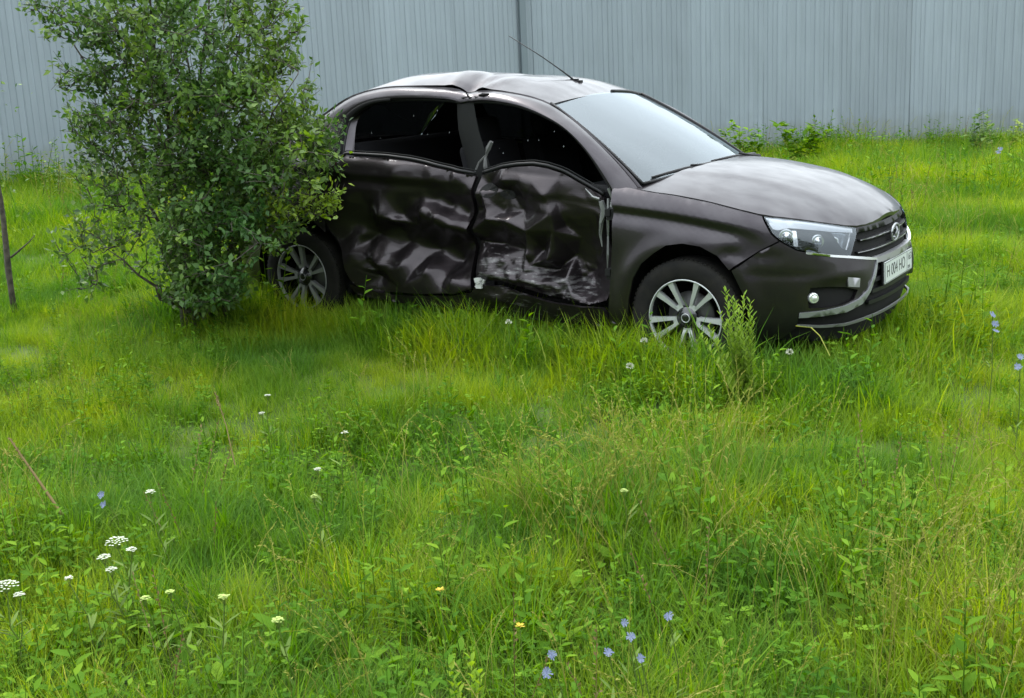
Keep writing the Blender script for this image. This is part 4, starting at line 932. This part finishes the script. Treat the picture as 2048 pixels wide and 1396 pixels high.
while y < 19.5:
    dens = 175 if y < 5 else (165 if y < 8.8 else 75)
    st = .1
    wdt = 2 * (.47 * y + 1.3); nn = dens * st * wdt; cnt = int(nn) + (S0.random() < nn % 1)
    for _ in range(cnt):
        x = S0.uniform(-wdt / 2, wdt / 2); yy = y + S0.uniform(0, st)
        cd = car_d(x, yy)
        if cd < -.30: continue
        if yy > CY + .17 / .985 * (x - CX) - .05 and x > CX: continue
        if x <= CX and yy > CY + .43 / .9 * (x - CX) - .05: continue
        h = hscale(x, yy) * (.62 if cd < -.05 else ((1.9 if cd < .40 else 1.2) if cd < .6 else 1)) * S0.uniform(.8, 1.25)
        if y > 8.5: h *= 1.0
        dark = 1.5 * blob(x, yy, -.54, 4.80, .62, .42) + blob(x, yy, .62, 5.35, .4, .3) + .6 * blob(x, yy, -1.71, 4.9, .35, .2) + .8 * blob(x, yy, -.1, 3.1, .35, .3) + .7 * blob(x, yy, .75, 3.45, .25, .2)
        sd_ = .6 * blob(x, yy, .25, 3.95, .5, .4) + .7 * blob(x, yy, 1.25, 3.1, .4, .45) + .25 * blob(x, yy, .5, 2.7, .6, .3)
        wd_ = .28 + .5 * (noise.noise(Vector((x * 1.3, yy * 1.3, 40)))) + .5 * blob(x, yy, -.9, 2.9, .8, .5)
        q = S0.random(); k = 'fine'
        if q < .75 * dark: k = S0.choice(['lush', 'lush', 'weed', 'nettle', 'clover'])
        elif q < .75 * dark + .45 * sd_: k = 'seed'
        elif q > 1 - max(.03, wd_ * .75) * (1 if yy < 9 else .5): k = S0.choice(['weed', 'clover', 'nettle', 'nettle', 'lush', 'lush'])
        elif S0.random() < .007: k = 'dry'
        elif S0.random() < .015: k = 'seed'
        if yy > 11.5 and (yy > CY + .17 / .985 * (x - CX) - 1.1 if x > CX else yy > CY + .43 / .9 * (x - CX) - .8) and S0.random() < .3: k = 'nettle'; h *= S0.uniform(.5, 1.0)
        if cd < .25 and k in ('dry', 'seed', 'nettle') and yy < 8: k = 'fine'
        if k in ('seed', 'dry'): h = min(h, 1.25)
        if k == 'lush': h *= .85
        gs = (1.0 if yy < 8.5 else 1.2)
        P[k].append((x, yy, ground(x, yy) - .005, h * gs, S0.gauss(0, .10), S0.gauss(0, .10), S0.uniform(0, 2 * PI)))
    y += st
scatter('grass', 'fine green and yellowish meadow grass covering the ground', 'grass', PR['fine'], P['fine'])
scatter('lush_grass', 'darker broad bladed grass in tufts across the meadow', 'grass', PR['lush'], P['lush'])
scatter('seeding_grass', 'pale arching grass stems with seed heads in the meadow', 'grass', PR['seed'], P['seed'])
scatter('ground_weeds', 'low broad leaved weeds scattered through the grass', 'weeds', PR['weed'], P['weed'])
scatter('clover', 'small three leaved clover growing among the grass', 'clover', PR['clover'], P['clover'])
scatter('leafy_weeds', 'short upright leafy weeds growing among the grass', 'weeds', PR['nettle'], P['nettle'])
scatter('dry_stalks', 'thin reddish brown dry stalks standing in the grass', 'dry stalks', PR['dry'], P['dry'])
# ------------------------------------------------------------------ the big bush
BR = random.Random(4)
def pix(px, py, Y):      # a point of the place seen along the sight line through a picture point, Y metres ahead
    d = RW @ Vector((px - 1024, 698 - py, -2400.)); return EYE + d * (Y / d.y)
bark = mat('grey_brown_bark', (.05, .042, .032), .9)
LK(bark, ramp(bark, var_noise(bark, 30, 0, 1, 5), [(0, (.022, .019, .014)), (1, (.085, .072, .055))]).outputs[0], BS(bark).inputs['Base Color'])
m_bleaf = leafmat('bush_leaf', [(0, (.028, .068, .013)), (.4, (.080, .150, .027)), (.75, (.155, .235, .05)), (1, (.27, .34, .10))], [(0, (.5, .68, .8)), (.5, (1, 1, 1)), (1, (1.45, 1.25, .75))], .38, .5, .3)
m_byoung = leafmat('bush_young_leaf', [(0, (.09, .17, .015)), (1, (.24, .32, .03))], None, .4, .45, .4)
bush = thing('leafy_bush', 'tall dense leafy bush standing in front of the rear end of the car', 'bush')
bb = pix(392, 640, 7.38); base = Vector((bb.x, bb.y, ground(bb.x, bb.y)))
ELL = [(330, -150, 260, 120, 5, 1), (410, 100, 150, 130, 6.5, 1), (270, 50, 120, 80, 3.6, 1), (500, 90, 85, 130, 2.6, 2), (480, 260, 125, 110, 6.5, 1), (350, 250, 110, 110, 4.5, 1), (270, 300, 90, 80, 2.2, 2), (265, 170, 60, 60, 1.6, 2), (170, 155, 60, 35, 1.3, 2), (200, 262, 65, 45, 1.5, 2), (165, 265, 30, 50, .7, 2), (205, 360, 60, 45, 1.2, 2), (160, 480, 50, 50, 1.0, 2), (230, 210, 60, 120, 2.0, 2),
       (560, 80, 45, 80, 2.2, 2), (612, 190, 12, 55, .5, 2), (575, 310, 90, 75, 5, 1), (420, 390, 120, 90, 6, 1), (655, 262, 35, 28, .8, 2), (500, 450, 95, 60, 4, 1), (255, 420, 70, 45, 1.3, 2), (230, 500, 80, 45, 1.1, 2), (180, 560, 35, 25, .4, 2),
       (370, 500, 55, 75, 3, 1), (440, 560, 50, 45, 2.4, 1), (90, 12, 40, 16, .5, 2), (150, 60, 60, 40, 1.2, 2), (150, -60, 120, 60, 1.5, 2), (350, 575, 50, 25, 1.0, 2), (415, 575, 65, 35, 2.4, 1)]
YEL = [(600, 415, 75, 26, 2.2), (640, 392, 50, 20, .8), (385, 242, 35, 20, .5), (545, 440, 40, 20, .8), (370, 240, 28, 16, .3)]
stems = []
tgt = [(300, -120), (420, -150), (520, -60), (360, 60), (470, 110), (580, 150), (560, 290), (430, 260), (300, 220), (520, 400), (640, 290), (610, 410), (270, 400), (220, 500), (400, 420), (460, 520), (180, 150), (110, 20)]
tb = MB(); nodes = []
for i, (tx, ty) in enumerate(tgt):
    T = pix(tx, ty, 7.05 + BR.uniform(-.35, .35)); b0 = base + Vector((BR.uniform(-.10, .16), BR.uniform(-.10, .12), -.03))
    L_ = (T - b0).length; pts = []
    for k in range(9):
        u = k / 8; p = b0.lerp(T, u); p.x = b0.x + (T.x - b0.x) * u ** 1.35; p.y = b0.y + (T.y - b0.y) * u ** 1.3
        if k: p += Vector((BR.gauss(0, .018), BR.gauss(0, .018), BR.gauss(0, .012)))
        pts.append(p)
    r0 = .020 if i % 3 else .028
    stems.append((pts, [r0 * (1 - .88 * k / 8) for k in range(9)])); nodes += [(p, i) for p in pts[3:]]
for pts, rr in stems:
    q = MB(); q.tube(pts, rr, 6); q.build('stem', bark, bush, True)
tw = MB(); lf = TM(); ly = TM()
NP = np.zeros((6000, 3)); NP[:len(nodes)] = [n[0][:] for n in nodes]; nN = len(nodes)
def rv(): return Vector((BR.gauss(0, 1), BR.gauss(0, 1), BR.gauss(0, 1))).normalized()
def spray(c, nl, tmx, size, spread):
    """a twig grown from the nearest wood to c, with leaves along it"""
    global nN
    c = Vector(c); a_ = NP[:nN]
    d2 = ((a_ - np.array(c[:])) ** 2).sum(1) + np.maximum(0, a_[:, 2] - c.z) * .3; n = Vector(a_[int(d2.argmin())])
    out = (c - n)
    if out.length < .03: out = rv() * .05
    tip = c + out.normalized() * spread * BR.uniform(.5, 1.2) + Vector((0, 0, BR.uniform(-.02, .05)))
    mid = n.lerp(c, .5) + rv() * .02 + Vector((0, 0, -.1 * out.length))
    tw.tube([n, mid, c, tip], [.0045, .0032, .0022, .001], 3, False)
    if nN < 5990: NP[nN] = mid[:]; NP[nN + 1] = c[:]; nN += 2
    for _ in range(nl):
        u = BR.random(); p = c.lerp(tip, u) if BR.random() < .6 else mid.lerp(c, u); p = p + rv() * spread * .5 * BR.random() ** .5
        d = (rv() + out.normalized() * .5 + Vector((0, 0, -.1))).normalized(); nn = (rv() * .75 + Vector((0, -.15, 1))).normalized()
        ln = size * BR.uniform(.6, 1.25); simple_leaf(tmx, p, d, ln, ln * BR.uniform(.45, .62), min(1, max(0, BR.gauss(.4, .25))), nn)
jobs = []
for cx, cy, rx, ry, w, ty in ELL:
    for _ in range(int(w * (29 if ty == 1 else 24))):
        a = BR.uniform(0, 2 * PI); q = BR.random() ** .5
        p = pix(cx + rx * q * math.cos(a), cy + ry * q * math.sin(a), 7.05 + BR.gauss(0, .27 if ty == 1 else .12))
        jobs.append((p, BR.randint(13, 24) if ty == 1 else BR.randint(6, 12), lf, .046, .10 if ty == 1 else .085))
for cx, cy, rx, ry, w in YEL:
    for _ in range(int(w * 20)):
        a = BR.uniform(0, 2 * PI); q = BR.random() ** .5
        jobs.append((pix(cx + rx * q * math.cos(a), cy + ry * q * math.sin(a), 6.82 + BR.gauss(0, .06)), BR.randint(6, 11), ly, .038, .07))
jobs.sort(key=lambda t: float(np.sqrt(((NP[:len(nodes)] - np.array(t[0][:])) ** 2).sum(1).min())))
for t_ in jobs: spray(*t_)
tw.build('twigs', bark, bush, True)['kind'] = 'stuff'
o = lf.build('foliage', m_bleaf, bush); o['kind'] = 'stuff'
o = ly.build('young_foliage', m_byoung, bush); o['kind'] = 'stuff'; o['label'] = 'fresh yellow green leaves on the lower right branch'
print('bush leaves', len(lf.f) // 2, len(ly.f) // 2)

# sapling at the left edge
sp = thing('sapling', 'thin dark sapling trunk with one bare side twig at the left edge', 'sapling')
q = MB(); Y0 = 7.9
q.tube([pix(24, 590, Y0) - Vector((0, 0, .12)), pix(22, 575, Y0), pix(17, 540, Y0), pix(13, 500, Y0), pix(8, 450, Y0), pix(2, 400, Y0), pix(-12, 330, Y0), pix(-30, 200, Y0)], [.022, .020, .022, .020, .018, .015, .012, .007], 7); q.build('trunk', bark, sp, True)
q = MB(); q.tube([pix(22, 515, Y0), pix(40, 500, Y0), pix(58, 484, Y0), pix(70, 470, Y0 + .05)], [.008, .006, .004, .002], 5); q.build('twig', bark, sp, True)
tm = TM()
for _ in range(160):
    p = pix(BR.gauss(-40, 45), BR.uniform(150, 420), Y0 + BR.gauss(0, .15)); simple_leaf(tm, p, rv(), .036, .018, BR.random(), (rv() + Vector((0, 0, 1))).normalized())
for _ in range(16):
    p = pix(BR.uniform(0, 75), BR.uniform(430, 480), Y0 + BR.gauss(0, .05)); simple_leaf(tm, p, rv(), .032, .016, BR.random(), (rv() + Vector((0, 0, 1))).normalized())
tm.build('foliage', m_bleaf, sp)['kind'] = 'stuff'

# ------------------------------------------------------------------ flowers and single plants
m_white = mat('white_umbel', (.40, .42, .32), .9); m_blue = leafmat('chicory_petal', [(0, (.13, .15, .27)), (1, (.24, .27, .38))], None, .3); m_yel = mat('yellow_petal', (.40, .30, .02), .8); m_cream = mat('cream_umbel', (.30, .38, .10), .9)
def atz(px, py, z):
    d = RW @ Vector((px - 1024, 698 - py, -2400.)); return EYE + d * ((z - EYE.z) / d.z)
def yarrow(px, py, hz, rad, label, mt=None, group='flowering umbels in the meadow'):
    h = atz(px, py, hz); gx_, gy_ = h.x + BR.uniform(-.05, .05), h.y + BR.uniform(.0, .06); z0 = ground(gx_, gy_)
    t = thing('umbel_flower', label, 'flower', Matrix.Translation((gx_, gy_, z0)), group); top = h - Vector((gx_, gy_, z0))
    mid = top * .6 + Vector((BR.uniform(-.02, .02), BR.uniform(-.02, .02), 0)); s = TM(); stem(s, [(0, 0, -.02), tuple(top * .3), tuple(mid), tuple(top - Vector((0, 0, .02)))], .0025, .0016, .4)
    f = TM(); n = int(14 + rad * 700)
    for k in range(n):
        a = k * 2.4; q = rad * math.sqrt((k + .5) / n); p = top + Vector((q * math.cos(a), q * math.sin(a), -.25 * q * q / rad + BR.uniform(-.003, .003)))
        stem(s, [tuple(top - Vector((0, 0, .03))), tuple(p)], .0007, .0006, .5, 0, 3) if k % 3 == 0 else None
        for j in range(6):
            b_ = j * PI / 3 + a; sz = BR.uniform(.0035, .0055); simple_leaf(f, p, Vector((math.cos(b_), math.sin(b_), .35)).normalized(), sz, sz * .9, .5, Vector((0, 0, 1)))
    for j in range(7):
        u = BR.uniform(.15, .7); a = BR.uniform(0, 6.28); leaf(s, tuple(mid * u / .6), Vector((math.cos(a), math.sin(a), .6)), .06, .012, BR.random())
    s.build('stem', m_stem, t); f.build('flower_head', mt or m_white, t)
for px, py, hz, rad, lb, c in [
    (232, 1078, .36, .034, 'largest white umbel, in the cluster at the lower left', 0), (208, 1112, .33, .018, 'small white umbel just below the largest white umbel', 0), (222, 1137, .30, .016, 'small white umbel lowest in the cluster at lower left', 0), (262, 1098, .34, .014, 'small white umbel tucked right of the largest white umbel', 0),
    (12, 1166, .34, .034, 'broad white umbel cut by the left edge of the view', 0), (38, 1188, .31, .014, 'small white umbel right below the broad one at the left edge', 0), (138, 1155, .32, .010, 'tiny white umbel between the left edge and the cluster', 0), (290, 1195, .30, .012, 'cream umbel low in the grass right of the white cluster', 1), (340, 1183, .30, .011, 'cream umbel between two others low in the grass at left', 1),
    (447, 1191, .30, .015, 'greenish cream umbel alone among clover left of centre', 1), (555, 1238, .28, .016, 'pale green umbel head low in the grass left of centre', 1), (300, 982, .36, .015, 'flat pale umbel on a tall stem above the dark grass hollow', 0), (535, 790, .32, .012, 'upper one of two white umbels in mid meadow below the bush', 0),
    (524, 826, .32, .011, 'lower one of two white umbels in mid meadow below the bush', 0), (689, 864, .36, .012, 'white umbel left of the dark leafy patch in mid meadow', 0), (635, 938, .34, .011, 'white umbel at the lower left of the dark leafy patch', 0), (628, 992, .30, .010, 'cream umbel under the dark leafy patch', 1), (1248, 980, .30, .012, 'pale umbel standing in golden seeding grass at centre right', 1)]:
    yarrow(px, py, hz, rad, lb, m_cream if c else None)
def at_depth(px, py, Y): return pix(px, py, Y)
def small_white(px, py, Y, label):
    h = pix(px, py, Y); z0 = ground(h.x, h.y); t = thing('clover_flower', label, 'flower', Matrix.Translation((h.x, h.y, z0)), 'white flower heads by the car'); top = Vector((0, 0, h.z - z0))
    s = TM(); stem(s, [(0, 0, -.02), tuple(top)], .0018, .0014, .4, 0, 4); s.build('stem', m_stem, t); f = TM()
    for k in range(60):
        d = rv(); d.z = abs(d.z) * 1.2 - .3; d.normalize(); simple_leaf(f, top + d * .008, d, .013, .006, .5, rv())
    f.build('flower_head', m_white, t)
small_white(1017, 645, 6.25, 'white clover head in the grass under the crushed front door'); small_white(1288, 682, 5.7, 'small white flower head in front of the front tyre'); small_white(1579, 705, 5.55, 'small white flower head under the front bumper corner'); small_white(1260, 733, 5.3, 'pale flower head in the grass below the front wheel')
def chicory(px, py, Y, label, n=1, sz=.0125):
    h = pix(px, py, Y); gx_, gy_ = h.x + .02, h.y + .05; z0 = ground(gx_, gy_); t = thing('chicory', label, 'flower', Matrix.Translation((gx_, gy_, z0)), 'blue chicory flowers in the meadow'); top = h - Vector((gx_, gy_, z0))
    s = TM(); stem(s, [(0, 0, -.02), (.01, 0, top.z * .5), tuple(top)], .0026, .0016, .3)
    for j in range(5):
        a = BR.uniform(0, 6.28); u = BR.uniform(.2, .8); leaf(s, (top.x * u, top.y * u, top.z * u), Vector((math.cos(a), math.sin(a), .7)), .045, .009, BR.random())
    s.build('stem', m_stem, t)
    for i in range(n):
        c_ = top + (Vector((BR.uniform(-.02, .02), BR.uniform(-.02, .02), -.035 * i)) if i else Vector()); face = Vector((BR.gauss(0, .35), -.75 + BR.gauss(0, .25), .7)).normalized(); a_ = face.cross(Vector((1, 0, .1))).normalized(); b_ = face.cross(a_); f = TM()
        for k in range(13):
            w_ = 2 * PI * k / 13 + BR.gauss(0, .08); d = (a_ * math.cos(w_) + b_ * math.sin(w_) + face * .22).normalized(); sd2 = d.cross(face).normalized(); L2 = sz * BR.uniform(.75, 1.15); w2 = sz * .125
            f.add([c_ - sd2 * w2 * .4, c_ + sd2 * w2 * .4, c_ + d * L2 + sd2 * w2 * 1.1, c_ + d * L2 - sd2 * w2 * 1.1], [(0, 1, 2, 3)], BR.random())
        f.build('flower', m_blue, t)
chicory(1103, 1309, 2.55, 'upper blue chicory of the pair at the bottom left of centre'); chicory(1093, 1346, 2.5, 'lower blue chicory of the pair at the bottom left of centre', 1, .0135)
chicory(1217, 1305, 2.55, 'round blue chicory alone between the pair and the stacked blooms'); chicory(1262, 1273, 2.6, 'blue chicory seen side on below the paler small bloom'); chicory(1249, 1246, 2.65, 'small pale chicory bloom at the top of the stack of three', 1, .010)
chicory(1281, 1317, 2.55, 'lowest blue chicory right of the round one'); chicory(1337, 1232, 2.7, 'rightmost blue chicory of the bottom group', 1, .012)
chicory(1985, 630, 5.0, 'tall chicory with several small blooms in the meadow right of the car', 3, .017); chicory(2040, 714, 4.6, 'pale blue chicory at the right edge of the view', 2, .016); chicory(2000, 298, 13.0, 'distant chicory near the right end of the metal fence', 2, .03); chicory(203, 990, 4.0, 'dim blue chicory in the dark grass hollow at left', 2, .014)
for px, py, Y, lb in ((880, 1180, 2.95, 'yellow flower beside brown dry stalks in the lower centre'), (1040, 1253, 2.75, 'small yellow flower leaning on a thin stalk at bottom centre')):
    h = pix(px, py, Y); z0 = ground(h.x, h.y); t = thing('yellow_flower', lb, 'flower', Matrix.Translation((h.x, h.y, z0))); top = Vector((0, 0, h.z - z0)); s = TM(); stem(s, [(0.01, 0, -.02), tuple(top)], .002, .0014, .4); s.build('stem', m_stem, t); f = TM()
    for k in range(18):
        d = Vector((math.cos(k * 2.4), math.sin(k * 2.4), BR.uniform(0, .8))).normalized(); simple_leaf(f, top, d, .014, .006, .5, Vector((0, 0, 1)))
    f.build('flower_head', m_yel, t)
def stalk(pts, label, r=.003, name='dry_stalk', plume=True, mt=None):
    P_ = [pix(*p) for p in pts]; t = thing(name, label, 'stalk', Matrix.Translation(P_[-1])); s = TM(); stem(s, [tuple(p - P_[-1]) for p in P_], r * .6, r, .6, 0, 5); s.build('stem', mt or m_dry, t)
    if plume:
        f = TM(); d = (P_[0] - P_[1]).normalized()
        for k in range(46): simple_leaf(f, P_[0] - P_[-1] - d * .10 * BR.random() + rv() * .004, (d + rv() * .8).normalized(), .011, .005, BR.random(), rv())
        f.build('seed_head', mt or m_dry, t)
stalk([(20, 878, 4.2), (45, 915, 4.17), (80, 965, 4.12), (125, 1030, 4.05)], 'long brown dry stalk leaning left over the grass at the left', .006)
stalk([(430, 785, 4.7), (452, 850, 4.66), (470, 930, 4.6)], 'reddish dry stalk leaning left in the mid meadow below the bush', .003)
stalk([(1660, 712, 5.0), (1640, 672, 5.2), (1622, 655, 5.3)], 'pale bent grass stem hanging below the front bumper', .003, 'grass_stem', False, m_seed)
stalk([(1620, 655, 5.35), (1592, 652, 5.3)], 'short pale straw under the bumper lip', .003, 'straw', False, m_seed)
# tall weed beside the front wheel
def tallweed(px0, py0, Y, tops, label, mt, nm='tall_weed', size=.06, wid=.28):
    p0 = pix(px0, py0, Y); z0 = ground(p0.x, p0.y); b_ = Vector((p0.x, p0.y, z0)); t = thing(nm, label, 'weed', Matrix.Translation(b_)); s = TM(); f = TM()
    for tx, ty in tops:
        T = pix(tx, ty, Y + BR.gauss(0, .05)) - b_; st_ = Vector((BR.gauss(0, .025), BR.gauss(0, .025), -.02)); stem(s, [tuple(st_), tuple(st_.lerp(T, .5) + Vector((BR.gauss(0, .01), 0, .01))), tuple(T)], .003, .0012, .5)
        n = int(T.length / .011)
        for k in range(n):
            u = .2 + .8 * k / n; a = k * 2.4; d = Vector((math.cos(a) * .6, math.sin(a) * .6, .75)); ln = size * (1.15 - u * .65) * BR.uniform(.7, 1.2); leaf(f, st_.lerp(T, u), d, ln, ln * wid, BR.uniform(.1, 1))
    s.build('stem', m_stem, t); f.build('foliage', mt, t)['kind'] = 'stuff'
tallweed(1495, 760, 5.35, [(1450, 578), (1462, 592), (1488, 588), (1500, 602), (1440, 625), (1475, 620), (1506, 630), (1492, 645), (1415, 650), (1455, 640), (1400, 668), (1430, 680), (1500, 690), (1470, 600)], 'tall feathery green weed growing in front of the front wheel', leafmat('feathery_weed', [(0, (.10, .19, .02)), (1, (.26, .36, .06))], None, .35), size=.065, wid=.30)
tallweed(1400, 720, 5.2, [(1400, 655), (1390, 690), (1425, 700)], 'low green weed touching the front tyre', m_weed, 'low_weed', .05, .3)
tallweed(930, 1395, 2.6, [(900, 1335), (940, 1310), (960, 1340), (915, 1365), (950, 1370)], 'bright lime leafy plant at the bottom centre edge', m_lime, 'leafy_plant', .05, .5)
def leafclump(px, py, Y, tops, label, mt, size):
    p0 = pix(px, py, Y); z0 = ground(p0.x, p0.y); b_ = Vector((p0.x, p0.y, z0)); t = thing('fence_weed', label, 'weed', Matrix.Translation(b_)); s = TM(); f = TM()
    for tx, ty in tops:
        T = pix(tx, ty, Y + BR.gauss(0, .12)) - b_; st_ = Vector((BR.gauss(0, .08), BR.gauss(0, .08), -.02)); stem(s, [tuple(st_), tuple(st_.lerp(T, .5)), tuple(T)], .006, .002, .5)
        for k in range(34):
            u = BR.uniform(.35, 1.05); a = BR.uniform(0, 6.28); d = Vector((math.cos(a), math.sin(a), BR.uniform(-.4, .6))); ln = size * BR.uniform(.5, 1.2); leaf(f, st_.lerp(T, u) + rv() * .05, d, ln, ln * BR.uniform(.4, .6), BR.uniform(.1, 1))
    s.build('stem', m_stem, t); f.build('foliage', mt, t)['kind'] = 'stuff'
leafclump(1485, 300, 15.0, [(1462, 248), (1478, 256), (1500, 268), (1450, 266), (1520, 276)], 'light green weed against the metal fence behind the windscreen foot', m_weed, .11)
leafclump(1605, 300, 15.8, [(1560, 258), (1585, 266), (1625, 250), (1640, 262), (1612, 272), (1570, 276)], 'leafy green weed clump against the fence above the bonnet', m_weed, .13)
leafclump(1960, 285, 16.0, [(1950, 238), (1962, 226), (1975, 246), (1940, 256), (1985, 258)], 'dark weed standing highest at the right end of the fence', m_bleaf, .10)
leafclump(2032, 280, 16.0, [(2030, 240), (2040, 250), (2022, 262)], 'small dark weed at the right edge against the fence', m_bleaf, .08)
leafclump(112, 365, 12.6, [(106, 285), (118, 310), (98, 330), (125, 332)], 'slender grey green weed against the left fence beside the bush', m_bleaf, .05)
tallweed(905, 640, 6.4, [(900, 600), (940, 596), (1010, 612), (870, 606)], 'thin weeds at the sill under the crushed rear door', m_weed, 'low_weed', .035, .2)

# woods round the meadow, outside the view: the car's paint and glass mirror them
def woodland(name, label, pts, h0, n, sz):
    w = TM(); t_ = MB()
    L_ = [Vector(p) for p in pts]
    for k in range(n):
        u = BR.random() * (len(L_) - 1); i = int(u); p = L_[i].lerp(L_[i + 1], u - i); hh = h0 * (1 + .3 * noise.noise(p * .22) + .18 * noise.noise(p * .8))
        simple_leaf(w, p + Vector((BR.gauss(0, 1.6), BR.gauss(0, 1.6), .5 + hh * BR.random() ** .8)), rv(), BR.uniform(.6, 1.1) * sz, BR.uniform(.4, .7) * sz, BR.uniform(0, .8), rv())
    o = w.build(name, m_wood); tag(o, label, 'woodland'); o['kind'] = 'stuff'
    for k in range(30):
        u = k / 30 * (len(L_) - 1); i = int(u); p = L_[i].lerp(L_[i + 1], u - i); t_.tube([p + Vector((0, 0, -.5)), p + Vector((.1, 0, h0 * .8))], [.2, .08], 6)
    t_.build('trunks', bark, o)['kind'] = 'stuff'
m_wood = leafmat('woodland_leaf', [(0, (.018, .045, .010)), (.5, (.035, .075, .014)), (1, (.07, .11, .02))], None, .25, .6, .2)
woodland('far_woodland', 'dark leafy edge of a wood across the meadow behind the viewer', [(-34, -24, 0), (-14, -18, 0), (8, -17, 0), (32, -22, 0)], 9, 5200, 1)
woodland('far_woodland', 'line of trees far beyond the metal fence', [(-40, 46, 0), (-10, 52, 0), (15, 50, 0), (50, 40, 0)], 7.5, 5200, 1.2)
def tree(x, y, h, r, label):
    t = thing('broadleaf_tree', label, 'tree', Matrix.Translation((x, y, ground(x, y)))); q = MB(); q.tube([(0, 0, -.2), (.05, 0, h * .3), (.1, .05, h * .6), (0, 0, h * .92)], [.16, .13, .08, .02], 8)
    q.build('trunk', bark, t, True); f = TM()
    for k in range(9):
        a = k * 2.4; e = Vector((math.cos(a) * r * .8, math.sin(a) * r * .8, h * (.55 + .04 * k))); q = MB(); q.tube([(0.05, 0, h * (.35 + .04 * k)), e * .5 + Vector((0, 0, h * .27)), e], [.06, .04, .01], 5); q.build('branch', bark, t, True)
        for _ in range(24):
            c = e * BR.uniform(.5, 1.05) + rv() * r * .4; c.z = max(c.z, h * .42)
            for _ in range(16): simple_leaf(f, c + rv() * .28, rv(), BR.uniform(.14, .22), BR.uniform(.09, .13), BR.random(), rv())
    f.build('crown', m_wood, t)['kind'] = 'stuff'
